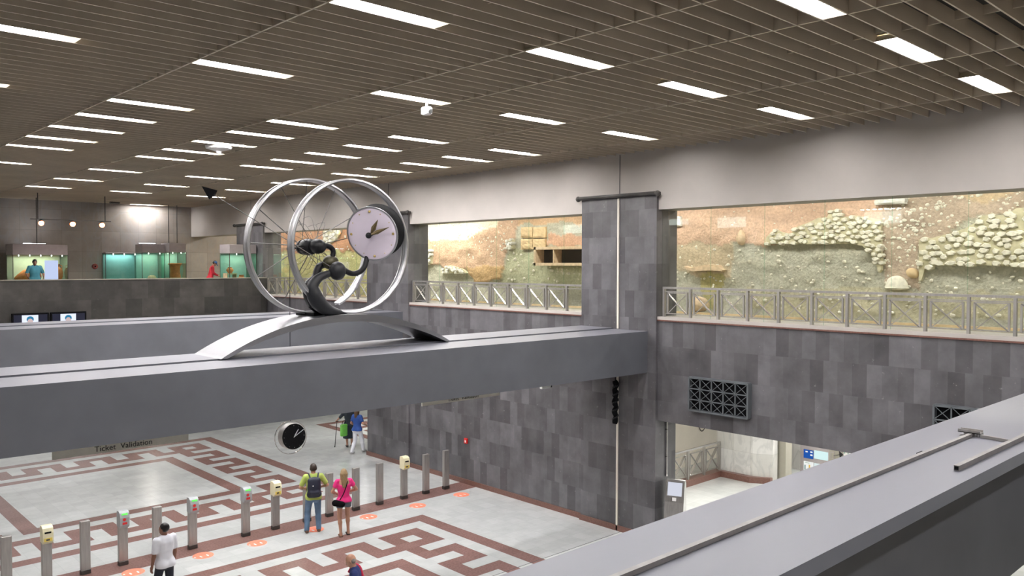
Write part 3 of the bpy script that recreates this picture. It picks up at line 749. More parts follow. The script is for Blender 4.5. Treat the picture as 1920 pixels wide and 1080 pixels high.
# wheels
def rim(cx, cy, cz, R, a0, a1, name, full):
    rr = R-0.022
    prof = [(R, -0.095), (R, -0.06), (R-0.03, -0.045), (R-0.03, -0.015), (R-0.012, 0.0), (R-0.03, 0.015), (R-0.03, 0.045), (R, 0.06), (R, 0.095), (R-0.035, 0.102), (R-0.058, 0.085), (R-0.062, 0.06), (R-0.045, 0.035), (R-0.062, 0.0), (R-0.045, -0.035), (R-0.062, -0.06), (R-0.058, -0.085), (R-0.035, -0.102)]
    mb = MB().lathe(prof, (cx, cy, cz), (0, 1, 0), 120, a0=a0, a1=a1, closed=True)
    return mb
wf = (8.875, 14.10, 7.36); wb = (8.25, 14.62, 7.36)
f = rim(*wf, 1.335, 0, 2*math.pi, 'front_wheel', True).build('front_wheel', M['rim'], sc, S_o, smooth=True)
# lathe frame for axis +Y: u = z x y = -x, w = y x u = z ; angle measured from -x towards z
# gap of the rear rim: from image angle -97deg to -62deg measured from +x
g0, g1 = math.radians(180-(-62)), math.radians(180-(-97)+360)
a_start = math.radians(180+97); a_end = math.radians(180+62+360)
bw = rim(*wb, 1.335, a_start, a_end, 'rear_wheel', False).build('rear_wheel', M['rim'], sc, S_o, smooth=True)
hub = Vector((8.20, 14.62, 7.36))
sp = MB(); angs = [178, 208, 242, 147, 118, 92, 63, 32, -28, -52, 12]
for i, a in enumerate(angs):
    e = Vector((wb[0]+1.28*math.cos(math.radians(a)), wb[1], wb[2]+1.28*math.sin(math.radians(a))))
    MB().tube([hub+Vector((0, 0.22 if i % 2 else -0.22, 0)), e], 0.010 if i in (0, 1, 2, 3) else 0.007, 8).build('spoke', M['spoke'], bw, S_o)
fan = MB()
for i in range(22):
    a = 2*math.pi*i/22+0.1; L_ = 0.55 if i % 2 else 0.42
    d = Vector((math.cos(a), 0, math.sin(a)))
    fan.tube(catmull([hub+Vector((0, -0.3, 0)), hub+d*L_*0.5+Vector((0, -0.28, 0)), hub+d*L_*1.05+Vector((0, -0.1, 0)), hub+d*L_*1.0+Vector((0, 0.2, 0))], 4), 0.004, 6)
fan.build('hub_wires', M['spoke'], sc, S_o)
# axle with black ball ends
h1 = on_y(596, 462, 14.20); h2 = on_y(578, 463, 14.42); hb = on_y(543, 466, 15.50)
MB().ball(h1, (0.165, 0.16, 0.145), 24, 16).build('hub_ball', M['black_gloss'], sc, S_o, smooth=True)
MB().lathe([(0, -0.17), (0.10, -0.16), (0.155, -0.10), (0.165, 0), (0.155, 0.10), (0.12, 0.12), (0.12, 0.16), (0.15, 0.18), (0.14, 0.25), (0, 0.28)], (h2.x, 14.42, h2.z), (0, 1, 0), 28).build('hub_barrel', M['black_gloss'], sc, S_o, smooth=True)
MB().tube([(h2.x, 14.5, 7.35), (hb.x, 15.5, hb.z)], 0.03, 10).build('axle', M['iron'], sc, S_o, smooth=True)
MB().ball(hb, (0.055, 0.09, 0.055)).build('axle_end_ball', M['black_gloss'], sc, S_o, smooth=True)
# lower balls
b2 = on_y(632.5, 508, 14.0); b1 = on_y(620, 492, 14.25)
MB().ball(b2, (0.165, 0.165, 0.185), 24, 16).build('counter_ball', M['iron'], sc, S_o, smooth=True)
MB().ball(b1, (0.16, 0.15, 0.15), 24, 16).build('counter_ball', M['olive'], sc, S_o, smooth=True)
# crescent stand
def path(pts, Y): return [on_y(x, y, Y) for x, y in pts]
hp = [(668, 590), (640, 587), (614, 581), (597, 567), (588, 550), (587, 535), (598, 521), (614, 514), (628, 511)]
hr = [0.015, 0.06, 0.12, 0.155, 0.14, 0.11, 0.085, 0.07, 0.06]
def crescent(Y, dx, name, mat, s=1.0, last=None):
    P = [(x+dx, y) for x, y in hp]
    if last: P[-2:] = last
    pts = catmull(path(P, Y), 6); rr = np.interp(np.linspace(0, len(hr)-1, len(pts)), range(len(hr)), hr)*s
    zmin = 6.03
    mb = MB().tube(pts, list(rr), 18)
    mb.v = [(v[0], v[1], max(v[2], czz+math.sqrt(max(0, R*R-(v[0]-cxx)**2))+0.002)) for v in mb.v]
    mb.build(name, M[mat], sc, S_o, smooth=True)
crescent(14.05, 0, 'crescent_stand', 'iron')
crescent(14.40, -6, 'crescent_stand', 'black_gloss', 1.05, [(598, 501), (612, 495)])
MB().box(8.10, 8.5, 14.2, 14.9, 5.98, 6.06).build('stand_plate', M['black'], sc, S_o)
# arms
MB().tube(catmull(path([(622, 484), (625, 472), (619, 463), (606, 460)], 14.2), 6), 0.052, 12).build('hub_arm', M['black_gloss'], sc, S_o, smooth=True)
arm = [on_y(647, 508, 14.0), on_y(660, 513, 13.97), on_y(672, 511, 13.95), on_y(682, 502, 13.93), on_y(687, 488, 13.95), on_y(690, 470, 14.0)]
MB().tube(catmull(arm, 6), 0.055, 12).build('clock_arm', M['black_gloss'], sc, S_o, smooth=True)
# rod with a dark pyramid at its tip
ra = Vector((b2.x, 14.0, b2.z)); rb = on_y(402, 366, 14.5)
MB().tube([ra, rb], 0.008, 8).build('pointer_rod', M['spoke'], sc, S_o)
tip = on_y(378, 349, 14.35)
q1, q2, q3 = on_y(408, 357, 14.35), on_y(392, 374, 14.35), on_y(404, 366, 14.70)
MB().add([tip, q1, q2, q3], [(0, 1, 2), (0, 2, 3), (0, 3, 1), (1, 3, 2)]).build('pyramid_tip', M['black'], sc, S_o)
# ---- clock
def clock(parent, C, nrm, R, depth, o, mats, marks, hands, name='clock_case', back=1.0, plain=False):
    n = Vector(nrm).normalized(); r = Vector((0, 0, 1)).cross(n).normalized(); u = n.cross(r).normalized()
    if r.dot(Vector((Rt[0], Rt[1], Rt[2]))) < 0: r = -r
    P = lambda a, b, c: Vector(C)+r*a+u*b+n*c
    case = MB().lathe([(0, -depth), (R*0.97*back, -depth), (R*back, -depth+0.02), (R, -0.025), (R*1.0, 0.0), (R*0.985, 0.004)], C, n, 64).build(name, M[mats[0]], parent, o, smooth=True)
    MB().lathe([(0, 0.005), (R*0.985, 0.005)], C, n, 64).build('dial', M[mats[1]], parent, o)
    for h in range(12):
        a = math.radians(30*h); big = h % 3 == 0
        rr = R*0.84
        c = P(rr*math.sin(a), rr*math.cos(a), 0.012); s_ = R*(marks[0] if big else marks[1])
        MB().ball(c, s_, 12, 8).build('hour_marker', M[mats[2]], parent, o, smooth=True)
    return P
cn = (-0.83, -0.497, -0.257)
cc = on_y(698, 438.5, 13.72)
P = clock(sc, cc, cn, 0.535, 0.37, S_o, ('black', 'dial', 'brass'), (0.048, 0.02), None)
def hand(P, ang, l0, l1, w, h, parent, mat, name, lift=0.0, o=S_o):
    s_, c_ = math.sin(math.radians(ang)), math.cos(math.radians(ang))
    q = lambda d, e, hh: P(s_*d+c_*e, c_*d-s_*e, hh)
    pr_ = [(l0, w*0.35), (l0+(l1-l0)*0.35, w), (l1, w*0.08)]
    top = [q(d, 0, h+0.02) for d, e in pr_]; L1 = [q(d, e, h) for d, e in pr_]; L2 = [q(d, -e, h) for d, e in pr_]
    bt = [q(d, 0, h-0.012) for d, e in pr_]
    vs = top+L1+L2+bt; fs = []
    for i in range(2):
        fs += [(i, i+1, 3+i+1, 3+i), (i, 6+i, 6+i+1, i+1), (3+i, 3+i+1, 9+i+1, 9+i), (6+i, 9+i, 9+i+1, 6+i+1)]
    fs += [(0, 3, 9, 6), (2, 8, 11, 5)]
    MB().add(vs, fs).build(name, M[mat], parent, o)
hand(P, 34, 0.05, 0.36, 0.05, 0.10, sc, 'bronze_hand', 'hour_hand')
hand(P, 70, 0.03, 0.46, 0.042, 0.13, sc, 'bronze_hand', 'minute_hand')
kn = MB().tube([P(0, 0, 0), P(0, 0, 0.15)], 0.035, 12); kn.ball(P(-0.01, 0.0, 0.15), 0.06)
kn.build('hand_hub', M['black_gloss'], sc, S_o, smooth=True)
MB().lathe([(0.515, -0.012), (0.545, -0.012), (0.545, 0.012), (0.515, 0.012)], cc, cn, 64, closed=True).build('bezel', M['rim'], sc, S_o, smooth=True)

# ---- small clock hanging on a thin cable from the rear ball
hc = on_y(545, 820, 15.5)
pc = thing('hanging_clock', 'small black faced clock in a chrome ring hanging under the clock beam', 'clock', (hc.x, 15.5, hc.z)); po = pc.location
MB().tube([(hb.x, 15.5, hb.z-0.04), (hc.x, 15.5, hc.z+0.34)], 0.007, 6).build('cable', M['iron'], pc, po)
nn = (-0.10, -0.97, 0.05)
MB().lathe([(0.335, -0.014), (0.345, -0.014), (0.345, 0.014), (0.335, 0.014)], (hc.x, 15.5, hc.z), nn, 64, closed=True).build('ring', M['chrome'], pc, po, smooth=True)
nn2 = Vector((0.02, -0.985, 0.03)).normalized()
c2 = Vector((hc.x, 15.5, hc.z))+nn2*0.06+Vector((0.04, 0, 0.02))
P2 = clock(pc, c2, (0.0, -0.99, 0.06), 0.268, 0.20, po, ('steel_post', 'black_gloss', 'rim'), (0.03, 0.014), None)
hand(P2, 35, -0.02, 0.17, 0.012, 0.02, pc, 'rim', 'hour_hand', o=po); hand(P2, 60, -0.02, 0.24, 0.009, 0.03, pc, 'rim', 'minute_hand', o=po)

# ================================================================== GATE POSTS
GY_ = 20.05
gx = [4.07, 4.84, 5.62, 6.43, 7.21, 8.06, 9.44, 10.27, 11.20, 11.89, 12.75, 13.56, 14.43, 15.25, 16.03]
kinds = {1: 'c', 3: 'g', 5: 'g', 6: 'g', 7: 'c', 12: 'c'}
pl = {0: 'at the left edge of the picture', 2: 'between the leftmost cream validator and the next grey one', 4: 'behind the man in the white T-shirt', 8: 'half hidden behind the man in green', 9: 'between the man in green and the girl in pink', 10: 'just right of the girl in pink', 11: 'halfway between the girl in pink and the rightmost cream validator', 13: 'just right of the rightmost cream validator', 14: 'last of the row, nearest the long grey wall'}
pv = {1: 'cream ticket validator on a steel post, leftmost in the row', 3: 'grey ticket reader with green lamp, first from the left', 5: 'grey ticket reader with green lamp, second from the left', 6: 'grey ticket reader with green lamp, third from the left', 7: 'cream ticket validator on a steel post left of the man in green', 12: 'cream ticket validator on a steel post near the grey wall'}
M['cream_p'] = pmat('cream plastic', (0.80, 0.74, 0.50), 0.4, var=0.03)
M['yellow_p'] = pmat('yellow plastic', (0.75, 0.58, 0.12), 0.4, var=0.05)
M['grey_p'] = pmat('grey plastic', (0.36, 0.38, 0.39), 0.4, var=0.04)
M['green_l'] = emat('green signal', (0.15, 1.0, 0.12), 0.7)
for i, x in enumerate(gx):
    k = kinds.get(i)
    t = thing('ticket_validator' if k else 'gate_post', pv[i] if k else 'plain flat steel gate post '+pl[i], 'ticket validator' if k else 'post', (x, GY_, 0), 0, 'ticket validators on posts' if k else 'plain gate posts')
    MB().bev(-0.10, 0.10, -0.055, 0.055, 0.10, 1.21 if not k else 1.19, 0.006).build('post', M['steel_post'], t)
    MB().bev(-0.105, 0.105, -0.06, 0.06, 0.0, 0.10, 0.006).build('foot', M['steel_dk'], t)
    if k:
        mat = 'cream_p' if k == 'c' else 'grey_p'
        # housing with a sloping rounded face, extruded across x
        prof = [(-0.06, 0.92), (-0.11, 0.90), (-0.155, 0.96), (-0.16, 1.14), (-0.13, 1.24), (-0.06, 1.285), (0.06, 1.28), (0.075, 1.2), (0.075, 0.92)]
        w = 0.105; nP = len(prof)
        vs = [(-w, y, z) for y, z in prof]+[(w, y, z) for y, z in prof]
        h = MB().add(vs, [tuple(range(nP)), tuple(range(2*nP-1, nP-1, -1))]+[(i2, nP+i2, nP+(i2+1) % nP, (i2+1) % nP) for i2 in range(nP)])
        h = h.build('housing', M[mat], t)
        if k == 'c':
            MB().box(-0.07, 0.06, -0.165, -0.12, 1.13, 1.165).build('ticket_slot', M['black'], h)
            MB().box(-0.08, 0.08, -0.163, -0.10, 0.955, 1.03).build('yellow_label', M['yellow_p'], h)
            MB().box(-0.04, 0.03, -0.166, -0.15, 0.975, 1.01).build('symbol', M['steel_dk'], h)
        else:
            MB().tube([(0.045, -0.11, 1.225), (0.045, -0.155, 1.215)], 0.022, 12).build('green_lamp', M['green_l'], h)
            MB().box(-0.06, 0.02, -0.152, -0.12, 1.205, 1.235).build('green_strip', M['green_l'], h)
            MB().tube([(-0.01, -0.14, 1.10), (-0.01, -0.167, 1.10)], 0.036, 14).build('red_button', M['red'], h)
            MB().box(-0.05, 0.05, -0.166, -0.15, 0.985, 1.035).build('red_label', M['red'], h)
# orange floor stickers
st = [on_z(x, y, 0) for x, y in [(865, 927.5), (783, 948), (691, 969), (590, 992.5), (482, 1018.5), (381, 1041.5), (250, 1073)]]
M['sticker_w'] = pmat('white sticker print', (0.85, 0.83, 0.8), 0.4, var=0.02)
for i, c in enumerate(st):
    t = thing('floor_sticker', 'orange round floor sticker, %s from the grey wall in front of the gate posts' % ordw[i], 'floor sticker', (c.x, c.y, 0.0), 0, 'orange floor stickers')
    MB().lathe([(0, 0.004), (0.24, 0.004), (0.245, 0.0)], (0, 0, 0), (0, 0, 1), 32).build('disc', M['orange'], t)
    mb = MB()
    for s_ in (-1, 1):
        mb.prism([(s_*0.08+0.022*math.cos(a)*1.0, -0.06+0.07*math.sin(a)) for a in np.linspace(0, 2*math.pi, 13)[:-1]], 0.004, 0.006)
    mb.prism([(-0.24, -0.02), (-0.19, 0.03), (-0.19, -0.07)], 0.004, 0.006)
    mb.build('footprint_print', M['sticker_w'] if i != 2 else M['sticker_w'], t)

# ================================================================== HANGING SIGNS
def text_mesh(txt, size, name, mat, parent, M4, ext=0.004, align='CENTER'):
    cu = D.curves.new('t', 'FONT'); cu.body = txt; cu.size = size; cu.extrude = ext; cu.align_x = align; cu.resolution_u = 3
    ob = D.objects.new('t', cu); COL.objects.link(ob)
    bpy.context.view_layer.update()
    dg = bpy.context.evaluated_depsgraph_get(); me = D.meshes.new_from_object(ob.evaluated_get(dg))
    D.objects.remove(ob); D.curves.remove(cu)
    me.name = name; me.transform(M4); me.materials.clear(); me.materials.append(mat)
    o = D.objects.new(name, me); COL.objects.link(o)
    if parent: o.parent = parent
    return o
M['flat_xz'] = None
ROTX = Matrix.Rotation(math.pi/2, 4, 'X')
SGY = 15.0
for (xa, xb, xt, lab) in ((on_y(98, 862, SGY).x, on_y(352.5, 824.6, SGY).x, on_y(232, 840, SGY).x, 'long beige sign lettered Ticket Validation above the patterned floor at the left'),
                          (on_y(791, 761, SGY).x, on_y(935.6, 745, SGY).x, on_y(868, 752, SGY).x, 'long beige sign lettered Ticket Validation in front of the grey wall')):
    xm = (xa+xb)/2
    t = thing('hanging_sign', lab, 'sign', (xm, SGY, 3.78))
    MB().box(xa-xm, xb-xm, -0.02, 0.02, 0.0, 0.20).build('sign_panel', M['panel_l'], t)
    text_mesh('Ticket  Validation', 0.135, 'lettering', M['ink'], t, Matrix.Translation((xt-xm, -0.022, 0.032)) @ ROTX)
    for s_ in (-0.8, 0.8): MB().tube([(s_, 0, 0.2), (s_, 0, 4.36-3.78)], 0.012, 8).build('hanger_rod', M['steel'], t)

# ================================================================== THINGS ON THE GREY WALL
def lattice(y0, y1, z0, z1, nx, nz, label):
    t = thing('lattice_vent', label, 'vent', (XW, (y0+y1)/2, z0)); o = t.location
    X = XW-0.16
    mb = MB().box(X, XW, y0-0.02, y0+0.02, z0, z1).box(X, XW, y1-0.02, y1+0.02, z0, z1).box(X, XW, y0, y1, z0-0.02, z0+0.02).box(X, XW, y0, y1, z1-0.02, z1+0.02)
    mb.build('frame', M['vent'], t, o)
    MB().box(XW-0.03, XW-0.005, y0+.02, y1-.02, z0+.02, z1-.02).build('backing', M['black'], t, o)
    g = MB()
    for i in range(1, nx): y = y0+(y1-y0)*i/nx; g.box(X, X+0.03, y-0.012, y+0.012, z0, z1)
    for j in range(1, nz): z = z0+(z1-z0)*j/nz; g.box(X, X+0.03, y0, y1, z-0.012, z+0.012)
    for i in range(nx):
        for j in range(nz):
            a, b = y0+(y1-y0)*i/nx, y0+(y1-y0)*(i+1)/nx; c, d = z0+(z1-z0)*j/nz, z0+(z1-z0)*(j+1)/nz
            g.bar((X+0.01, a, c), (X+0.01, b, d), 0.012, 0.012, (1, 0, 0)).bar((X+0.02, b, c), (X+0.02, a, d), 0.012, 0.012, (1, 0, 0))
    g.build('lattice', M['vent'], t, o)
M['vent'] = pmat('grey painted vent steel', (0.14, 0.155, 0.165), 0.45, 0.3)
lattice(9.95, 11.54, 3.50, 4.29, 5, 3, 'grey lattice vent with black backing above the lower doorway')
lattice(4.35, 5.94, 3.50, 4.32, 5, 3, 'grey lattice vent partly hidden by the near beam')
# fire call point
t = thing('fire_call_point', 'small red fire call point on the long grey wall', 'fire alarm', (XW, 20.05, 1.30)); 
MB().bev(-0.06, 0, -0.07, 0.07, 0, 0.17, 0.008).build('box', M['red'], t)
MB().box(-0.064, -0.058, -0.025, 0.025, 0.04, 0.11).build('white_plate', M['sticker_w'], t)
# black bundled cable on the pillar joint
t = thing('cable_bundle', 'black wrapped cable bundle hanging on the near pillar under the clock beam', 'cable', (XP-0.10, JX, 2.84))
pts = []; rr = []
for k in range(29):
    z = 1.14*k/28; pts.append((0.012*math.sin(k*1.3), 0.02*math.sin(k*0.9+1), z)); rr.append(0.055+0.022*abs(math.sin(k*0.52+.5))*(0.4 if k in (0, 28) else 1))
MB().tube(pts, rr, 12).build('wrapping', M['black'], t, smooth=True)
pts = [(0.075*math.cos(k*0.8), 0.075*math.sin(k*0.8), 0.05+1.05*k/40) for k in range(41)]
MB().tube(pts, 0.02, 8).build('cord_winding', M['black_gloss'], t, smooth=True)
MB().tube([(0, 0, 1.14), (0, 0, 1.43)], 0.012, 8).build('cord', M['black'], t)
# camera under the beam
c = on_y(1025, 725, 15.3)
t = thing('security_camera', 'small white security camera under the clock beam near the pillar', 'camera', (c.x, 15.3, c.z))
MB().bev(-0.22, 0.12, -0.05, 0.05, -0.045, 0.045, 0.01).build('body', M['white'], t)
MB().tube([(0.12, 0, 0), (0.17, 0, 0)], 0.04, 14).build('lens', M['black_gloss'], t)
MB().bar((-0.05, 0, 0.04), (-0.05, -0.25, BEAM_Z0-c.z+0.0), 0.03, 0.03, (1, 0, 0)).build('bracket', M['white'], t)
# camera under the louvres
c = on_y(800, 206, 11.75)
t = thing('security_camera', 'white camera housing hanging from the louvred ceiling', 'camera', (c.x, 11.75, c.z))
MB().bev(-0.07, 0.07, -0.09, 0.09, -0.09, 0.05, 0.02).build('body', M['white'], t)
MB().tube([(0, 0, 0.05), (0, 0, CZ-c.z+0.02)], 0.018, 10).build('stem', M['white'], t)
MB().tube([(0, -0.09, -0.03), (-0.0, -0.115, -0.04)], 0.045, 14).build('lens', M['grey_p'], t)
c = on_y(410, 271, 19.6)
t = thing('ceiling_speaker', 'flat pale fitting hanging under the ceiling lamps left of centre', 'fitting', (c.x, 19.6, CZ))
MB().lathe([(0, -0.2), (0.05, -0.19), (0.08, -0.12), (0.3, -0.06), (0.32, 0.0)], (0, 0, 0), (0, 0, 1), 24).build('dish', M['white'], t, smooth=True)
c = on_y(215, 375, 40.5)
t = thing('loudspeaker', 'small dark loudspeaker box under the ceiling at the end wall', 'loudspeaker', (c.x, 40.5, c.z))
MB().bev(-0.2, 0.2, -0.12, 0.12, -0.17, 0.17, 0.02).build('cabinet', M['steel_dk'], t); MB().tube([(0, 0, 0.17), (0, 0, CZ-c.z)], 0.02).build('bracket', M['black'], t)
c = on_y(178, 499.5, 41.78)
t = thing('alarm_sounder', 'small red round alarm sounder on the marble end wall', 'fire alarm', (c.x, 41.8, c.z))
MB().lathe([(0.13, 0), (0.13, 0.06), (0.10, 0.09), (0, 0.09)], (0, 0, 0), (0, -1, 0), 20).build('body', pmat('dull red plastic', (0.25, 0.05, 0.04), 0.5), t, smooth=True)
MB().lathe([(0.035, 0.09), (0.03, 0.11), (0, 0.11)], (0, 0, 0), (0, -1, 0), 12).build('centre', M['black'], t)

# ================================================================== LOOSE BARS ON THE NEAR BEAM
BT = BEAM_Z1
def lay(name, label, p, q, w, h, mat='steel_post', extra=None):
    t = thing(name, label, 'metal bar', (p[0], p[1], BT))
    o = t.location
    MB().bar((p[0], p[1], BT+h/2+0.003), (q[0], q[1], BT+h/2+0.003), w, h).build('bar', M[mat], t, o)
    return t, o
M['bar_m'] = pmat('weathered grey steel bar', (0.26, 0.245, 0.235), 0.5, 0.3, var=0.12, scale=10)
t, o = lay('steel_bar', 'long grey steel bar lying along the near beam', (2.4, 2.745), (8.70, 2.745), 0.038, 0.03, 'bar_m')
MB().box(7.5, 7.62, 2.78, 2.80, BT+0.004, BT+0.02).build('clip', M['black'], t, o)
t, o = lay('steel_bar', 'short steel bar laid across the far end of the long bar on the near beam', (8.72, 2.66), (8.66, 2.37), 0.032, 0.028, 'bar_m')
t, o = lay('steel_bar', 'second steel bar with an open square end on the near beam', (7.16, 2.36), (13.0, 2.36), 0.042, 0.042, 'bar_m')
MB().box(7.155, 7.165, 2.345, 2.375, BT+0.010, BT+0.038).build('open_end', M['black'], t, o)
t = thing('steel_bracket', 'small pale channel bracket at the far end of the long bar', 'bracket', (8.74, 2.76, BT))
MB().box(-0.045, 0.045, -0.10, 0.10, 0.034, 0.042).box(-0.045, -0.038, -0.10, 0.10, 0.034, 0.065).box(0.038, 0.045, -0.10, 0.10, 0.034, 0.065).box(-0.03, 0.03, -0.05, 0.05, 0.0, 0.035).build('channel', M['steel_post'], t)
MB().tube([(-0.02, -0.075, 0.0), (-0.02, -0.075, 0.04)], 0.014).tube([(0.02, -0.10, 0.0), (0.02, -0.10, 0.035)], 0.012).build('bolt', M['steel'], t)

# ================================================================== KIOSK AND SIGNS IN THE LOWER OPENING
t = thing('information_stand', 'slanted steel information stand with a white screen beside the near pillar', 'kiosk', (17.17, 12.22, 0)); t.rotation_euler = (0, 0, math.radians(22))
prof = [(-0.30, 0), (0.16, 0), (0.16, 1.50), (0.10, 1.58), (0.0, 1.58), (-0.14, 1.05), (-0.24, 0.25)]
n = len(prof); w = 0.24
vs = [(x, -w, z) for x, z in prof]+[(x, w, z) for x, z in prof]
MB().add(vs, [tuple(range(n)), tuple(range(2*n-1, n-1, -1))]+[(i, n+i, n+(i+1) % n, (i+1) % n) for i in range(n)]).build('body', M['steel'], t)
def onface(z0, z1, y0, y1, name, mat, d=0.006):
    fx = lambda z: -0.14+(z-1.05)/(1.58-1.05)*0.14
    MB().add([(fx(z0)-d, y0, z0), (fx(z0)-d, y1, z0), (fx(z1)-d, y1, z1), (fx(z1)-d, y0, z1), (fx(z0)+.01, y0, z0), (fx(z0)+.01, y1, z0), (fx(z1)+.01, y1, z1), (fx(z1)+.01, y0, z1)], [(0,1,2,3), (0,4,5,1), (1,5,6,2), (2,6,7,3), (3,7,4,0)]).build(name, mat, t)
onface(1.20, 1.52, -0.18, 0.18, 'screen', emat('pale screen', (0.85, 0.88, 1.0), 0.36)); onface(1.08, 1.16, -0.05, 0.05, 'white_label', M['sticker_w'])
t = thing('conduit', 'thin vertical steel conduit on the side of the near pillar in the doorway', 'pipe', (17.25, 12.55, 1.6))
MB().tube([(0, 0, 0), (0, 0, 1.48)], 0.022, 10).build('pipe', M['steel'], t); MB().box(-0.03, 0.03, -0.02, 0.03, 0.5, 0.52).box(-0.03, 0.03, -0.02, 0.03, 1.2, 1.22).build('clips', M['steel_dk'], t)
NX_ = 25.5
t = thing('notice_board', 'lit notice board in a grey frame at the back of the lower hall', 'notice board', (NX_, 12.0, 0)); o = t.location
y1 = on_x(1501, 835, NX_).y; z1 = 1.72
MB().box(NX_, NX_+0.12, 10.9, y1, 0.0, 1.75).build('frame', M['hood'], t, o)
def brd(xa, ya, xb, yb, name, col, es=0.3, d=0.02):
    a, b = on_x(xa, ya, NX_), on_x(xb, yb, NX_)
    return MB().box(NX_-d, NX_, b.y, a.y, b.z, a.z).build(name, emat(name, col, es) if es else pmat(name, col), t, o)
bl = brd(1507.5, 842, 1525, 861, 'blue_panel', (0.02, 0.10, 0.42), 0.45)
brd(1527, 844, 1552.5, 864, 'white_panel', (0.72, 0.95, 0.95), 0.45); brd(1507.5, 864, 1525, 900, 'map_panel', (0.95, 0.97, 0.95), 0.42); brd(1527, 868, 1552.5, 900, 'map_panel', (0.80, 0.92, 0.93), 0.42)
for (xa, ya, xb, yb, nm, cl) in ((1511, 845, 1515, 848, 'white_mark', (1, 1, 1)), (1520, 846, 1524, 849.5, 'white_mark', (1, 1, 1)), (1520, 851.5, 1524, 855, 'white_mark', (1, 1, 1)), (1510, 866.5, 1518, 868.5, 'green_heading', (0.1, 0.3, 0.1)), (1509, 871, 1511, 880, 'map_line', (0.2, 0.3, 0.3)), (1517, 871, 1519.5, 878, 'map_line', (0.8, 0.5, 0.1))):
    brd(xa, ya, xb, yb, nm, cl, 0.42, 0.026)
t = thing('arrow_sign', 'beige sign with a ticket symbol and a black arrow in the lower hall', 'sign', (24.9, 11.5, 0)); o = t.location; NA = 24.9
a, b = on_x(1555, 841, NA), on_x(1580, 866, NA)
MB().box(NA, NA+0.05, b.y, a.y, b.z-0.25, a.z+0.02).build('sign_panel', M['panel'], t, o)
MB().tube([(NA+0.025, a.y-0.1, a.z), (NA+0.025, a.y-0.1, 3.08)], 0.015, 8).tube([(NA+0.025, b.y+0.1, a.z), (NA+0.025, b.y+0.1, 3.08)], 0.015, 8).build('hanger_rod', M['steel'], t, o)
a_, b_ = on_x(1557.5, 847, NA), on_x(1565, 861, NA)
MB().box(NA-0.01, NA, b_.y, a_.y, b_.z, b_.z+0.02).box(NA-0.01, NA, b_.y, a_.y, a_.z-0.02, a_.z).box(NA-0.01, NA, b_.y, b_.y+0.02, b_.z, a_.z).box(NA-0.01, NA, a_.y-0.02, a_.y, b_.z, a_.z).build('symbol_outline', M['hood'], t, o)
ac = on_x(1572, 852.5, NA)
MB().bar((NA-0.008, ac.y+0.14, ac.z-0.05), (NA-0.008, ac.y-0.06, ac.z+0.01), 0.01, 0.055, (1, 0, 0)).add([(NA-0.012, ac.y-0.16, ac.z+0.03), (NA-0.012, ac.y-0.02, ac.z+0.13), (NA-0.012, ac.y-0.05, ac.z-0.10)], [(0, 1, 2)]).build('arrow', M['ink'], t, o)
for (xc, yc, tx, nm) in ((1593, 852, 'M', 'green_letter'),):
    t = thing('metro_sign', 'pale sign with a green letter M beside the arrow sign', 'sign', (24.9, 10.4, 0)); o = t.location
    a, b = on_x(1582, 843, NA), on_x(1604, 862, NA)
    MB().box(NA, NA+0.05, b.y, a.y, b.z-0.3, a.z).build('sign_panel', M['white'], t, o)
    MB().tube([(NA+0.025, a.y-0.1, a.z), (NA+0.025, a.y-0.1, 3.08)], 0.015, 8).tube([(NA+0.025, b.y+0.1, a.z), (NA+0.025, b.y+0.1, 3.08)], 0.015, 8).build('hanger_rod', M['steel'], t, o)
    c = on_x(1587, 851, NA)
    text_mesh(tx, 0.20, nm, pmat('green print', (0.02, 0.28, 0.14)), t, Matrix.Translation((NA-0.006-o.x, c.y-o.y, c.z-o.z)) @ Matrix.Rotation(-math.pi/2, 4, 'Z') @ ROTX, 0.003)
# hanging loop of cable in the stairwell
c = on_y(1319, 800, 16.5)
t = thing('cable_loop', 'dark loop of cable hanging on the cream stair wall', 'cable', (c.x, 16.55, c.z))
MB().tube([(0.16*math.cos(a), 0, 0.16*math.sin(a)) for a in np.linspace(0.2, -math.pi-0.4, 24)], 0.012, 8).build('cord', M['black'], t, smooth=True)

# ================================================================== UPPER FLOOR: SHOWCASES, SCREENS, SPOTS
M['case_in'] = pmat('pale case lining', (0.55, 0.58, 0.48), 0.8, var=0.05)
M['teal_in'] = pmat('teal case lining', (0.30, 0.50, 0.48), 0.8, var=0.05)
M['spot'] = emat('small case spot', (1, 0.95, 0.8), 6.0)
def amphora(h, r, label, loc, mat='terracotta', name='amphora', lying=False):
    t = thing(name, label, 'pot', loc)
    prof = [(0, 0), (0.18*r, 0.0), (0.5*r, 0.15*h), (0.9*r, 0.4*h), (1.0*r, 0.6*h), (0.8*r, 0.78*h), (0.38*r, 0.86*h), (0.34*r, 0.94*h), (0.48*r, 1.0*h), (0.40*r, 1.0*h), (0.3*r, 0.93*h), (0, 0.9*h)]
    MB().lathe(prof, (0, 0, 0), (0, 0, 1), 28).build('pot_body', M[mat], t, smooth=True)
    for s_ in (-1, 1): MB().tube(catmull([(s_*0.36*r, 0, 0.93*h), (s_*0.75*r, 0, 0.92*h), (s_*0.78*r, 0, 0.78*h)], 5), 0.07*r, 8).build('handle', M[mat], t, smooth=True)
    if lying: t.rotation_euler = (0, math.radians(78), 0)
    return t
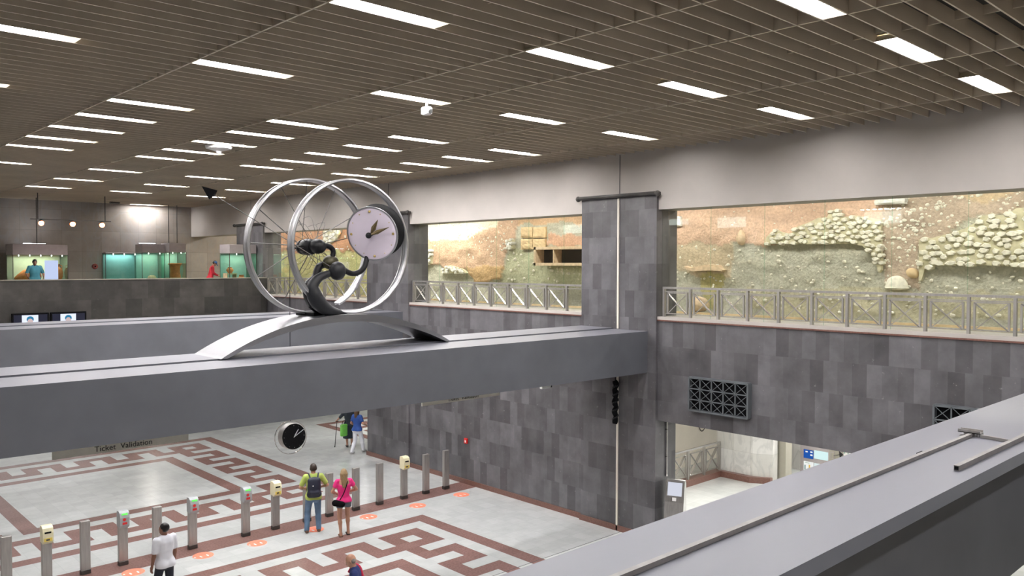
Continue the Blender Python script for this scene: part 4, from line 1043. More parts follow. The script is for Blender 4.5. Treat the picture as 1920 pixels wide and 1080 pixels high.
def showcase(label, x0, x1, y0, y1, zb, zh, zt, inner='case_in', curved=False, back=True, light=25, lc=(1, .92, .72), floor_z=UF):
    t = thing('showcase', label, 'showcase', ((x0+x1)/2, (y0+y1)/2, floor_z)); o = t.location
    MB().bev(x0, x1, y0, y1, floor_z, zb, 0.01).build('plinth', M['hood'], t, o)
    mb = MB()
    if curved:
        n = 14; fr = [(x0+(x1-x0)*i/n, y0-0.22*math.sin(math.pi*i/n)) for i in range(n+1)]
        mb.prism(fr+[(x1, y1), (x0, y1)], zh, zt)
    else: mb.bev(x0, x1, y0, y1, zh, zt, 0.01)
    mb.build('hood', M['hood'], t, o)
    if back: MB().box(x0+0.02, x1-0.02, y1-0.04, y1-0.02, zb, zh).build('back_panel', M[inner], t, o)
    g = MB().box(x0, x1, y0, y0+0.012, zb, zh).box(x0, x0+0.012, y0, y1, zb, zh).box(x1-0.012, x1, y0, y1, zb, zh)
    g.build('glass', M['glass_green'], t, o)
    e = MB()
    for x in (x0, x1): e.box(x-0.012, x+0.012, y0-0.012, y0+0.012, zb, zh)
    e.build('corner_strip', M['steel_dk'], t, o)
    n = max(2, int((x1-x0)/0.42))
    for i in range(n):
        x = x0+(x1-x0)*(i+0.7)/n
        MB().tube([(x, (y0+y1)/2-0.25, zh), (x, (y0+y1)/2-0.25, zh-0.06)], 0.016, 8).build('case_spot', M['spot'], t, o)
    ld = D.lights.new('case_light', 'AREA'); ld.energy = light*0.42; ld.color = lc; ld.shape = 'RECTANGLE'; ld.size = (x1-x0)*0.8; ld.size_y = (y1-y0)*0.6
    lo = D.objects.new('case_light', ld); COL.objects.link(lo); lo.parent = t; lo.location = (0, 0, zh-0.03-floor_z)
    return t
showcase('wide showcase with a curved hood behind the person in teal', 8.45, 10.55, 39.6, 40.8, 6.05, 7.40, 7.84, curved=True, light=38)
amphora(1.0, 0.34, 'orange jar lying on its side in the curved showcase', (9.25, 40.2, 6.40), lying=True)
bpy.context.view_layer.update()
for o_ in [o for o in D.objects if o.get('label', '').startswith('orange jar lying')]: o_.location = (8.62, 40.15, 6.36); 
amphora(0.95, 0.24, 'standing orange amphora at the right end of the curved showcase', (10.28, 40.2, 6.06))
t = thing('lit_screen', 'glowing pale blue screen in front of the curved showcase', 'screen', (9.80, 39.2, UF)); 
MB().box(-0.26, 0.26, -0.05, 0.05, 0, 0.75).build('stand', M['white'], t); MB().box(-0.24, 0.24, -0.06, -0.05, 0.80, 1.62).box(-0.25, 0.25, -0.05, 0.03, 0.75, 1.66).build('screen', emat('pale blue screen', (0.62, 0.72, 1.0), 0.42), t)
showcase('flat teal showcase set in the marble end wall', 12.62, 14.1, 41.3, 41.79, 6.0, 7.50, 7.56, 'teal_in', light=12, lc=(.8, .95, 1))
showcase('square hooded showcase left of the taller one with the orange urn', 13.9, 14.95, 40.2, 41.1, 6.15, 7.55, 7.95, 'teal_in', light=14)
showcase('hooded showcase holding the tall orange urn', 14.98, on_y(347, 490, 39.7).x+0.05, 39.7, 40.8, 6.2, 7.58, 8.02, 'teal_in', light=14)
showcase('hooded showcase of red pottery in front of the far pillar', on_y(412, 490, 35.3).x, 16.74, 34.3, 35.3, 6.1, 7.48, 7.87, 'teal_in', light=16)
t = thing('clay_urn', 'tall cylindrical orange urn with a flared rim in the hooded showcase', 'pot', (15.45, 40.25, 6.36))
MB().lathe([(0, 0), (0.26, 0), (0.25, 0.1), (0.22, 0.3), (0.24, 0.55), (0.32, 0.66), (0.30, 0.70), (0.2, 0.66), (0, 0.6)], n=28).build('urn_body', M['terracotta'], t, smooth=True)
MB().box(15.1, 15.95, 40.0, 40.55, 6.2, 6.36).build('wooden_plinth', M['stone_o'])
tag(D.objects['wooden_plinth'], 'pale block under the tall orange urn', 'plinth')
t = thing('clay_lamp', 'small clay vessel on the low plinth of the square showcase', 'pot', (14.45, 40.5, 6.22))
MB().lathe([(0, 0), (0.15, 0), (0.22, 0.1), (0.16, 0.22), (0.08, 0.26), (0, 0.25)], n=20).build('pot_body', M['clay'], t, smooth=True)
MB().box(-0.4, 0.4, -0.2, 0.2, -0.07, 0).build('stand', M['stone_o'], t)
for i, (x, z, h, r, lab) in enumerate(((15.75, 6.12, 0.30, 0.20, 'red pot on the base of the showcase by the far pillar'), (15.72, 6.62, 0.26, 0.16, 'red pot stacked above in the showcase by the far pillar'), (16.25, 6.12, 0.42, 0.18, 'right hand red pot in the showcase by the far pillar'))):
    t = thing('clay_pot', lab, 'pot', (x, 34.75, z))
    MB().lathe([(0, 0), (0.5*r, 0), (r, 0.45*h), (0.9*r, 0.7*h), (0.5*r, 0.85*h), (0.62*r, h), (0, 0.95*h)], n=22).build('pot_body', M['terracotta'], t, smooth=True)
MB().box(15.5, 15.95, 34.55, 34.95, 6.56, 6.62).box(15.5, 15.53, 34.55, 34.95, 6.1, 6.56).box(15.92, 15.95, 34.55, 34.95, 6.1, 6.56).build('small_shelf', M['stone_o'])
tag(D.objects['small_shelf'], 'small shelf carrying the upper red pot', 'shelf')
# thin rods above the showcases
for (x, y, z0, lab) in ((9.5, 40.2, 7.84, 'thin suspension rod above the curved showcase'), (15.3, 40.6, 8.02, 'thin suspension rod above the urn showcase'), (15.7, 40.6, 8.02, 'second thin suspension rod above the urn showcase')):
    tag(MB().tube([(x, y, z0), (x, y, CZ)], 0.02, 8).build('suspension_rod', M['steel_dk']), lab, 'rod')
# bright wash lamp on the curved hood and behind the urn case
for (x, y, z, e, w, lab) in ((9.5, 40.6, 7.845, 30, 0.9, 'uplight on top of the curved showcase'), (14.4, 40.95, 7.955, 15, 0.8, 'uplight on top of the square hooded showcase')):
    t = thing('uplight', lab, 'lamp', (x, y, z))
    MB().box(-w/2, w/2, -0.08, 0.08, 0, 0.05).build('housing', M['steel_dk'], t)
    MB().box(-w/2+.03, w/2-.03, -0.06, 0.06, 0.05, 0.056).build('tube', emat('uplight glow', (0.9, 0.92, 1.0), e), t)
# track with three warm spots
ty = 37.4; ta, tb = on_y(57, 411, ty), on_y(208, 415, ty); zt_ = (ta.z+tb.z)/2
t = thing('spot_track', 'hanging track with three warm spotlights before the end wall', 'spotlights', ((ta.x+tb.x)/2, ty, zt_)); o = t.location
MB().box(ta.x, tb.x, ty-0.02, ty+0.02, zt_-0.02, zt_+0.02).build('track', M['steel_dk'], t, o)
for px in (71, 197): x = on_y(px, 400, ty).x; MB().tube([(x, ty, zt_), (x, ty, CZ)], 0.02, 8).build('rod', M['steel_dk'], t, o)
for px in (77, 136, 191):
    c = on_y(px, 419, ty)
    h = MB().lathe([(0.03, 0.14), (0.05, 0.10), (0.13, -0.02)], (c.x, ty, zt_-0.12), (0, 0.5, 0.87), 18).build('spot_head', M['steel_dk'], t, o, smooth=True)
    MB().ball((c.x, ty-0.03, zt_-0.16), 0.10, 14, 10).build('bulb', emat('warm spot bulb', (1.0, 0.32, 0.12), 9.0), h, o, smooth=True)
# monitors hung on the parapet
M['screen_bg'] = pmat('dark switched on screen', (0.012, 0.015, 0.04), 0.3, var=0)
mw = emat('white screen window', (0.78, 0.84, 1.0), 0.52)
for (xa, xb, lab) in ((22, 92, 'left wall monitor showing a portrait below the marble gallery'), (95, 162, 'right wall monitor showing a portrait below the marble gallery')):
    a, b = on_y(xa, 588, 33.2), on_y(xb, 586, 33.2); w = b.x-a.x; hh = w*0.60; xm = (a.x+b.x)/2
    t = thing('monitor', lab, 'monitor', (xm, 33.2, 5.25-hh))
    MB().bev(-w/2, w/2, 0, 0.10, 0, hh, 0.01).build('casing', M['black'], t)
    MB().box(-w/2+.06, w/2-.06, -0.006, 0.0, 0.06, hh-0.06).build('screen', M['screen_bg'], t)
    pw = 0.26
    MB().bev(-pw-0.02, pw-0.02, -0.012, -0.004, hh-0.62, hh-0.07, 0.003).build('picture', mw, t)
    pic = lambda nm, col, c, r: MB().lathe([(0, 0), (1, 0)], (0, 0, 0), (0, -1, 0), 20).xform(Matrix.Translation((c[0], -0.014-c[2], c[1])) @ Matrix.Diagonal((r[0], 1, r[1], 1))).build(nm, emat(nm, col, 0.36), t)
    pic('portrait_shirt', (0.75, 0.75, 0.95), (-0.02, hh-0.56, 0.0), (0.2, 0.05)); pic('portrait_hair', (0.05, 0.28, 0.5), (-0.02, hh-0.22, 0.001), (0.115, 0.11)); pic('portrait_face', (0.85, 0.66, 0.66), (-0.02, hh-0.31, 0.002), (0.09, 0.115))
    MB().box(-0.05, 0.05, 0.10, 0.27, hh*0.5-0.05, hh*0.5+0.05).build('bracket', M['black'], t)

# ================================================================== PEOPLE
class Sdf:
    def __init__(s, lo, hi, h=0.012):
        s.lo = np.array(lo, float); s.h = h
        s.n = np.ceil((np.array(hi)-s.lo)/h).astype(int)+1
        s.v = np.full(tuple(s.n), 0.5, np.float32)
    def _sub(s, a, b, m):
        i0 = np.maximum(((np.minimum(a, b)-m-s.lo)/s.h).astype(int), 0); i1 = np.minimum(((np.maximum(a, b)+m-s.lo)/s.h).astype(int)+2, s.n)
        if (i1 <= i0).any(): return None
        sl = tuple(slice(p, q) for p, q in zip(i0, i1))
        ax = [s.lo[k]+s.h*np.arange(i0[k], i1[k]) for k in range(3)]
        return sl, np.meshgrid(*ax, indexing='ij')
    def _mix(s, sl, d, k):
        v = s.v[sl]
        if k > 0:
            h = np.clip(0.5+0.5*(v-d)/k, 0, 1); s.v[sl] = v*(1-h)+d*h-k*h*(1-h)
        else: s.v[sl] = np.minimum(v, d)
    def cap(s, a, b, ra, rb=None, k=0.02, sc=(1, 1, 1)):
        rb = ra if rb is None else rb; a, b, sc = np.array(a, float), np.array(b, float), np.array(sc, float)
        r = s._sub(a, b, (max(ra, rb)+k+0.03)*max(1, sc.max()))
        if r is None: return s
        sl, G = r; ba = (b-a)/sc; L2 = max((ba*ba).sum(), 1e-9)
        P = [(G[i]-a[i])/sc[i] for i in range(3)]
        t = np.clip((P[0]*ba[0]+P[1]*ba[1]+P[2]*ba[2])/L2, 0, 1)
        d = np.sqrt(sum((P[i]-ba[i]*t)**2 for i in range(3)))-(ra+(rb-ra)*t)
        s._mix(sl, d.astype(np.float32)*float(min(sc.min(), 1)), k); return s
    def ell(s, c, r, k=0.02, rot=None):
        c, r = np.array(c, float), np.array(r, float)
        q = s._sub(c, c, r.max()+k+0.03)
        if q is None: return s
        sl, G = q; P = np.stack([G[i]-c[i] for i in range(3)], -1)
        if rot is not None: P = P @ np.array(rot)
        q0 = np.sqrt(((P/r)**2).sum(-1)); q1 = np.sqrt(((P/(r*r))**2).sum(-1))+1e-9
        s._mix(sl, (q0*(q0-1)/q1).astype(np.float32), k); return s
    def cut(s, n, d):
        "keep the side where p.n < d"
        ax = [s.lo[k]+s.h*np.arange(s.n[k]) for k in range(3)]
        pl = ax[0][:, None, None]*n[0]+ax[1][None, :, None]*n[1]+ax[2][None, None, :]*n[2]-d
        s.v = np.maximum(s.v, pl.astype(np.float32)); return s
    def mesh(s, name, mat, parent, scale=1.0):
        v = s.v; n = v.shape; ins = v < 0
        c = np.zeros((n[0]-1, n[1]-1, n[2]-1), int)
        for i in (0, 1):
            for j in (0, 1):
                for k in (0, 1): c += ins[i:n[0]-1+i, j:n[1]-1+j, k:n[2]-1+k]
        act = (c > 0) & (c < 8); I = np.argwhere(act)
        if len(I) == 0: return None
        idm = -np.ones(act.shape, int); idm[act] = np.arange(len(I))
        acc = np.zeros((len(I), 3)); cnt = np.zeros(len(I))
        co = [(i, j, k) for i in (0, 1) for j in (0, 1) for k in (0, 1)]
        for a in co:
            for ax in range(3):
                if a[ax] == 0:
                    b = list(a); b[ax] = 1
                    va = v[I[:, 0]+a[0], I[:, 1]+a[1], I[:, 2]+a[2]]; vb = v[I[:, 0]+b[0], I[:, 1]+b[1], I[:, 2]+b[2]]
                    m = (va < 0) != (vb < 0); t = np.where(m, va/np.where(m, va-vb, 1), 0)
                    p = np.array(a, float)[None]+np.zeros((len(I), 3)); p[:, ax] = t
                    acc[m] += p[m]; cnt += m
        V = s.lo+s.h*(I+acc/cnt[:, None]); F = []
        for ax in range(3):
            o1, o2 = [(1, 2), (2, 0), (0, 1)][ax]
            sl0 = [slice(1, n[q]-1) for q in range(3)]; sl0[ax] = slice(0, n[ax]-1); sl1 = list(sl0); sl1[ax] = slice(1, n[ax])
            A, B = ins[tuple(sl0)], ins[tuple(sl1)]
            E = np.argwhere(A != B); st = A[A != B]
            E = E+np.array([0 if q == ax else 1 for q in range(3)])
            d1 = np.zeros(3, int); d1[o1] = 1; d2 = np.zeros(3, int); d2[o2] = 1
            g = lambda P: idm[P[:, 0], P[:, 1], P[:, 2]]
            q = np.stack([g(E-d1-d2), g(E-d2), g(E), g(E-d1)], -1)
            q[~st] = q[~st][:, ::-1]; F.append(q)
        F = np.concatenate(F); F = F[(F >= 0).all(1)]
        # one light smoothing pass
        nb = np.zeros_like(V); ct = np.zeros(len(V))
        for a, b in ((0, 1), (1, 2), (2, 3), (3, 0)):
            np.add.at(nb, F[:, a], V[F[:, b]]); np.add.at(nb, F[:, b], V[F[:, a]]); np.add.at(ct, F[:, a], 1); np.add.at(ct, F[:, b], 1)
        V = V*0.5+0.5*nb/np.maximum(ct, 1)[:, None]
        me = D.meshes.new(name); me.from_pydata((V*scale).tolist(), [], F.tolist()); me.materials.append(mat)
        me.polygons.foreach_set('use_smooth', [True]*len(me.polygons)); me.update()
        o = D.objects.new(name, me); COL.objects.link(o); o.parent = parent
        return o
def vv(*a): return np.array(a, float)
def nrm(a): return a/max(np.linalg.norm(a), 1e-9)
def ik(a, c, l1, l2, bend):
    d = c-a; L = np.linalg.norm(d); L = min(L, (l1+l2)*0.995); u = nrm(d)
    x = (l1*l1-l2*l2+L*L)/(2*L); h = math.sqrt(max(l1*l1-x*x, 0)); b = nrm(bend-u*np.dot(bend, u))
    return a+u*x+b*h, a+u*L
def person(label, loc, yaw, h=1.75, fem=False, skin='skin', top=None, bottom=None, hair=None, shoes='shoe', sleeve=0.5, hem=0.86,
           legs=((-0.10, 0.0), (0.10, 0.0)), hands=((-0.27, 0.05, 0.86), (0.27, 0.05, 0.86)), lean=0.0, nod=0.0, turn=0.0, kind='trousers', hairlen=0.0, stout=1.0, curl=0.5, feetz=(0, 0), ponytail=False, extra=None, elbow_out=0.5, bald=False, backcut=None):
    "yaw: direction faced, degrees clockwise from +Y"
    t = thing('person', label, 'person', loc, -math.radians(yaw)); s = h/1.75
    sh = 0.165 if fem else 0.195; hp = 0.10
    cl, sl_ = math.cos(lean), math.sin(lean); pel = vv(0, 0, 0.94)
    def tor(x, y, z):
        z -= 0.94; return vv(x, y*cl+z*sl_, 0.94+z*cl-y*sl_)
    Lk = []
    for i, sg in enumerate((-1, 1)):
        hip = vv(sg*hp*0.95, 0, 0.90); an = vv(legs[i][0], legs[i][1], 0.085+feetz[i]); kn, an = ik(hip, an, 0.43, 0.41, vv(0.1*sg, 1, 0)); Lk.append((hip, kn, an))
    Am = []
    for i, sg in enumerate((-1, 1)):
        so = tor(sg*sh, -0.005, 1.425); w = np.array(hands[i], float); el, w = ik(so, w, 0.285, 0.25, vv(sg*elbow_out, -1, -0.3)); Am.append((so, el, w))
    neck = tor(0, 0.0, 1.50); ct, st = math.cos(turn), math.sin(turn)
    hc = tor(0, 0.02, 1.615)
    Rn = np.array([[1, 0, 0], [0, math.cos(nod+lean), math.sin(nod+lean)], [0, -math.sin(nod+lean), math.cos(nod+lean)]]); Rz_ = np.array([[ct, st, 0], [-st, ct, 0], [0, 0, 1]])
    HR = Rz_ @ Rn
    if nod: hc = hc+vv(0, 0.05*math.sin(nod), -0.02*math.sin(nod))
    hd = lambda x, y, z: hc+HR @ vv(x, y, z)
    ys = [a[2][1] for a in Am]+[l[2][1] for l in Lk]+[hc[1]]
    xs_ = [a[2][0] for a in Am]+[a[1][0] for a in Am]+[l[2][0] for l in Lk]
    lo = (min(xs_+[-0.25])-0.22, min(ys+[0])-0.30, -0.03); hi = (max(xs_+[0.25])+0.22, max(ys+[0])+0.32, 1.80)
    k_ = stout
    def torso(S, e):
        S.cap(tor(0, 0, 0.98), tor(0, 0.0, 1.12), 0.135*k_+e, (0.122 if fem else 0.135)*k_+e, 0.03, (1, 0.74, 1))
        S.cap(tor(-0.06, 0, 1.22), tor(-0.07, -0.01, 1.34), 0.105*k_+e, 0.10*k_+e, 0.05, (1, 0.95, 1)); S.cap(tor(0.06, 0, 1.22), tor(0.07, -0.01, 1.34), 0.105*k_+e, 0.10*k_+e, 0.05, (1, 0.95, 1))
        S.cap(tor(-sh+0.03, -0.01, 1.405), tor(sh-0.03, -0.01, 1.405), 0.055+e, 0.055+e, 0.05)
        S.cap(tor(-0.05, -0.01, 1.44), tor(0.05, -0.01, 1.44), 0.055+e, 0.055+e, 0.05)
        if fem:
            S.ell(tor(-0.075, 0.085, 1.27), (0.07+e,)*3, 0.04); S.ell(tor(0.075, 0.085, 1.27), (0.07+e,)*3, 0.04)
    def pelvis(S, e):
        S.cap(vv(-0.075, 0, 0.93), vv(0.075, 0, 0.93), 0.10*k_+e, None, 0.03, (1, 0.95, 1)); S.ell(vv(-0.075, -0.05, 0.89), (0.095+e,)*3, 0.04); S.ell(vv(0.075, -0.05, 0.89), (0.095+e,)*3, 0.04)
    def leg(S, i, e, end=1.0):
        a, b, c = Lk[i]
        if end <= 0.5: S.cap(a, a+(b-a)*(end*2), 0.088+e, 0.088+(0.062-0.088)*end*2+e, 0.03); return
        S.cap(a, b, 0.088+e, 0.060+e, 0.03); m = b+(c-b)*0.32+vv(0, -0.015, 0)
        S.cap(b, m, 0.055+e, 0.056+e, 0.03); S.cap(m, c, 0.055+e, 0.038+e, 0.03)
    def arm(S, i, e, end=1.0):
        a, b, c = Am[i]
        if end <= 0.5: S.cap(a, a+(b-a)*(end*2), 0.053+e, 0.046+e, 0.04); return
        S.cap(a, b, 0.050+e, 0.040+e, 0.035); m = b+(c-b)*0.3; S.cap(b, m, 0.040+e, 0.042+e, 0.02); e2 = b+(c-b)*min(1, (end-0.5)*2); S.cap(m, e2, 0.042+e, 0.027+e, 0.02)
    S = Sdf(lo, hi, 0.0115)
    torso(S, -0.005); pelvis(S, -0.005)
    for i in (0, 1): leg(S, i, -0.004); arm(S, i, 0)
    S.cap(tor(0, -0.005, 1.42), hd(0, -0.01, -0.06), 0.058 if not fem else 0.05, 0.052 if not fem else 0.046, 0.03)
    # head: skull, jaw, chin, nose, brow, lips, ears
    S.ell(hd(0, -0.012, 0.03), (0.076, 0.095, 0.095), 0.02, HR); S.ell(hd(0, 0.02, -0.035), (0.058, 0.068, 0.072), 0.03, HR); S.ell(hd(0, 0.062, -0.082), (0.026, 0.022, 0.02), 0.025)
    S.cap(hd(0, 0.083, 0.015), hd(0, 0.104, -0.022), 0.008, 0.014, 0.012); S.cap(hd(-0.035, 0.078, 0.03), hd(0.035, 0.078, 0.03), 0.012, None, 0.015)
    S.cap(hd(-0.018, 0.084, -0.052), hd(0.018, 0.084, -0.052), 0.009, None, 0.012)
    for sg in (-1, 1): S.ell(hd(sg*0.078, -0.005, -0.005), (0.012, 0.02, 0.032), 0.01, HR)
    # feet
    for i in (0, 1):
        a = Lk[i][2]; f = vv(0.18*(1 if i else -1)*0.4, 1, 0); f = nrm(f); z0 = a[2]-0.085
        S.cap(a+vv(0, -0.01, -0.01), vv(a[0], a[1]-0.03, z0+0.035), 0.036, 0.034, 0.03); S.cap(vv(a[0], a[1], z0+0.045), vv(*(a[:2]+f[:2]*0.10), z0+0.026), 0.036, 0.03, 0.03)
        for q in range(5): b_ = a[:2]+f[:2]*(0.12)+vv(f[1], -f[0], 0)[:2]*(0.03-0.015*q); S.cap(vv(*b_, z0+0.022), vv(*(b_+f[:2]*(0.055-0.006*abs(q-1))), z0+0.014), 0.012, 0.009, 0.008)
    # hands: palm, four fingers of their own length, thumb
    for i, sg in enumerate((-1, 1)):
        a, b, w = Am[i]; d = nrm(w-b); d = nrm(d+vv(0, 0.05, 0)); pn = vv(-sg, 0.15, -0.1)
        if abs(np.dot(pn, d)) > 0.8: pn = vv(0, 0, -1.0)
        pn = nrm(pn-d*np.dot(pn, d)); ac = np.cross(pn, d)*(-sg)
        if ac[1] < 0: ac = -ac
        for q in range(4):
            o_ = (1.5-q)*0.019; kn = w+d*(0.088-0.004*abs(q-1))+ac*o_
            S.cap(w+d*0.012+ac*o_*0.65, kn, 0.0150, 0.0115, 0.012)
            L_ = (0.040, 0.045, 0.042, 0.033)[q]; ang = 0.25*curl; p0 = kn
            for sgm in range(3):
                ang += curl*(0.35+0.06*q); dd = d*math.cos(ang)+pn*math.sin(ang)+ac*(1.5-q)*0.05; p1 = p0+nrm(dd)*L_*(1, 0.72, 0.55)[sgm]
                S.cap(p0, p1, 0.0100-0.0007*sgm, 0.0093-0.0007*sgm, 0.002); p0 = p1
        tb = w+d*0.028+ac*0.024; t1 = tb+nrm(d*0.7+ac*0.75+pn*0.25)*0.042; t2 = t1+nrm(d*0.95+ac*0.15+pn*0.4)*0.032
        S.cap(tb, t1, 0.0135, 0.011, 0.012); S.cap(t1, t2, 0.011, 0.009, 0.004)
    S.mesh('body', M[skin], t, s)
    # eyes and lips
    mb = MB(); 
    for sg in (-1, 1): mb.ball(tuple(hd(sg*0.03, 0.078, 0.012)*s), 0.011*s, 10, 8)
    mb.build('eyes', M['eye'], t, smooth=True)
    MB().ball(tuple(hd(0, 0.090, -0.052)*s), (0.022*s, 0.006*s, 0.007*s), 12, 8).build('mouth', M['lip'], t, smooth=True)
    if bottom:
        S = Sdf(lo, hi, 0.0125); pelvis(S, 0.013); S.cap(vv(0, -0.02, 0.84), vv(0, 0.0, 0.92), 0.075, 0.09, 0.05); S.cap(tor(0, 0, 0.96), tor(0, 0, 1.03), 0.135*k_+0.012, None, 0.03, (1, 0.76, 1))
        if kind == 'trousers':
            for i in (0, 1):
                leg(S, i, 0.014); S.cap(Lk[i][1]+(Lk[i][2]-Lk[i][1])*0.3, Lk[i][2]+vv(0, 0, -0.01), 0.068, 0.062, 0.02)
            S.cut((0, 0, -1), -0.045)
        elif kind == 'shorts':
            for i in (0, 1): leg(S, i, 0.018, 0.22)
            S.cut((0, 0, -1), -0.74)
        elif kind == 'skirt':
            S.cap(vv(-0.03, 0, 0.9), vv(-0.06, 0, 0.40), 0.15, 0.19, 0.03, (1, 0.8, 1)); S.cap(vv(0.03, 0, 0.9), vv(0.06, 0, 0.40), 0.15, 0.19, 0.03, (1, 0.8, 1)); S.cut((0, 0, -1), -0.36)
        S.cut((0, 0, 1), 1.05)
        S.mesh('trousers' if kind == 'trousers' else kind, M[bottom], t, s)
    if top:
        S = Sdf(lo, hi, 0.0125); torso(S, 0.014)
        S.cap(tor(0, 0, hem), tor(0, 0, 1.05), 0.150*k_+0.012, 0.135*k_+0.014, 0.03, (1, 0.80, 1)); pelvis(S, 0.030)
        if backcut: S.cut((0, -0.78, 0.62), backcut)
        for i in (0, 1): arm(S, i, 0.016, sleeve)
        S.cut((0, 0, -1), -hem); S.cut((0, 0, 1), 1.505+0.0)
        S.mesh('shirt', M[top], t, s)
    if shoes:
        for i in (0, 1):
            a = Lk[i][2]; f = nrm(vv(0.07*(1 if i else -1), 1, 0)); z0 = a[2]-0.085; S = Sdf(a-vv(0.2, 0.2, 0.12), a+vv(0.2, 0.34, 0.1), 0.009)
            S.cap(vv(a[0], a[1]-0.035, z0+0.042), vv(*(a[:2]+f[:2]*0.12), z0+0.034), 0.046, 0.045, 0.02); S.cap(vv(*(a[:2]+f[:2]*0.1), z0+0.032), vv(*(a[:2]+f[:2]*0.155), z0+0.03), 0.044, 0.036, 0.02)
            S.cut((0, 0, -1), -z0-0.002); S.cut((0, 0, 1), z0+0.085); S.mesh('shoe', M[shoes], t, s)
    if hair and not bald:
        S = Sdf(hc-vv(0.25, 0.28, 0.62), hc+vv(0.25, 0.25, 0.22), 0.010)
        S.ell(hd(0, -0.020, 0.042), (0.083, 0.101, 0.097), 0.02, HR)
        S.cap(hd(-0.045, -0.05, 0.0), hd(0.045, -0.05, 0.0), 0.046, None, 0.03)
        n_ = HR @ vv(0, 1, -0.75); n_ = nrm(n_); S.cut(tuple(n_), float(np.dot(n_, hd(0, 0.035, 0.03))))
        if hairlen:
            S.cap(hd(-0.035, -0.075, 0.0), hd(-0.03, -0.085, 0)-vv(0, 0.015, hairlen), 0.058, 0.035, 0.03); S.cap(hd(0.035, -0.075, 0.0), hd(0.03, -0.085, 0)-vv(0, 0.015, hairlen), 0.058, 0.035, 0.03)
            S.cap(hd(-0.07, -0.03, 0.0), hd(-0.07, -0.04, -0.14), 0.03, 0.02, 0.02); S.cap(hd(0.07, -0.03, 0.0), hd(0.07, -0.04, -0.14), 0.03, 0.02, 0.02)
        S.mesh('hair', M[hair], t, s)
    if bald:
        S = Sdf(hc-vv(0.2, 0.22, 0.2), hc+vv(0.2, 0.22, 0.2), 0.010)
        S.cap(hd(-0.06, -0.05, -0.01), hd(0.06, -0.05, -0.01), 0.045, None, 0.02); S.mesh('hair', M[hair], t, s)
    return t, s, tor, Lk, Am, hd, (lo, hi)
M['skin'] = pmat('sun tanned skin', (0.50, 0.27, 0.18), 0.55, var=0.06, scale=12)
M['skin_d'] = pmat('brown skin', (0.24, 0.11, 0.07), 0.55, var=0.06, scale=12)
M['eye'] = pmat('eye', (0.25, 0.22, 0.2), 0.3); M['lip'] = pmat('lip', (0.4, 0.13, 0.11), 0.5)
M['shoe'] = pmat('dark shoe leather', (0.035, 0.03, 0.03), 0.5); M['shoe_w'] = pmat('pale grey shoe', (0.5, 0.5, 0.52), 0.6); M['sandal'] = pmat('brown sandal', (0.12, 0.06, 0.035), 0.6)
M['lime'] = pmat('lime green cotton', (0.42, 0.52, 0.12), 0.85, var=0.08); M['denim'] = pmat('faded blue denim', (0.11, 0.18, 0.28), 0.85, var=0.25, scale=5)
M['navy'] = pmat('navy nylon', (0.012, 0.016, 0.035), 0.6); M['pink'] = pmat('bright pink cotton', (0.80, 0.03, 0.22), 0.8, var=0.08); M['greyd'] = pmat('grey denim', (0.10, 0.12, 0.15), 0.85)
M['white_c'] = pmat('white cotton', (0.80, 0.81, 0.86), 0.85, var=0.03); M['black_c'] = pmat('black trousers', (0.014, 0.018, 0.03), 0.8)
M['blue_c'] = pmat('royal blue cotton', (0.03, 0.09, 0.34), 0.8); M['navy_c'] = pmat('navy blue cotton', (0.015, 0.03, 0.13), 0.8); M['dress'] = pmat('dark slate dress', (0.03, 0.04, 0.055), 0.85)
M['teal_c'] = pmat('teal cotton', (0.05, 0.22, 0.28), 0.8); M['red_c'] = pmat('red jacket', (0.62, 0.03, 0.05), 0.75); M['cap_b'] = pmat('blue cap', (0.06, 0.16, 0.38), 0.7)
M['green_b'] = pmat('bright green bag', (0.20, 0.62, 0.10), 0.6); M['hair_b'] = pmat('dark brown hair', (0.035, 0.022, 0.016), 0.5, var=0.2, scale=40); M['hair_k'] = pmat('black hair', (0.008, 0.007, 0.007), 0.4)
M['hair_bl'] = pmat('long blond brown hair', (0.30, 0.20, 0.10), 0.5, var=0.35, scale=40, stretch=(4, 4, 0.4)); M['hair_r'] = pmat('auburn brown hair', (0.11, 0.06, 0.03), 0.5, var=0.3, scale=40); M['hair_g'] = pmat('short grey hair', (0.20, 0.17, 0.15), 0.7)
M['strap_r'] = pmat('crimson strap', (0.5, 0.02, 0.06), 0.7)

# man in green with a backpack
c = on_z(588, 997, 0)
t, s, tor, Lk, Am, hd, bb = person('man seen from behind in a lime green shirt and jeans with navy backpack', (c.x, c.y, 0), 24, 1.80, top='lime', bottom='denim', hair='hair_b', shoes='sandal', sleeve=0.36, hem=0.85,
    legs=((-0.17, -0.03), (0.13, 0.0)), hands=((-0.20, 0.20, 1.08), (0.22, 0.18, 1.10)), elbow_out=1.0, nod=0.15)
S = Sdf((-0.25, -0.45, 0.9), (0.25, 0.05, 1.55), 0.011)
S.ell((0, -0.205, 1.20), (0.17, 0.11, 0.25), 0.02); S.cap((-0.10, -0.20, 1.02), (0.10, -0.20, 1.02), 0.085, None, 0.05); S.cap((-0.09, -0.19, 1.36), (0.09, -0.19, 1.36), 0.07, None, 0.05); S.cap((-0.08, -0.28, 1.08), (0.08, -0.28, 1.08), 0.055, None, 0.03)
bp = S.mesh('backpack', M['navy'], t, s)
for sg in (-1, 1):
    MB().tube(catmull([(sg*0.09*s, -0.17*s, 1.42*s), (sg*0.12*s, -0.04*s, 1.505*s), (sg*0.125*s, 0.08*s, 1.43*s), (sg*0.13*s, 0.135*s, 1.28*s), (sg*0.15*s, 0.06*s, 1.08*s), (sg*0.13*s, -0.12*s, 1.02*s)], 5), 0.018*s, 8, flat=None).build('shoulder_strap', M['navy'], t, smooth=True)
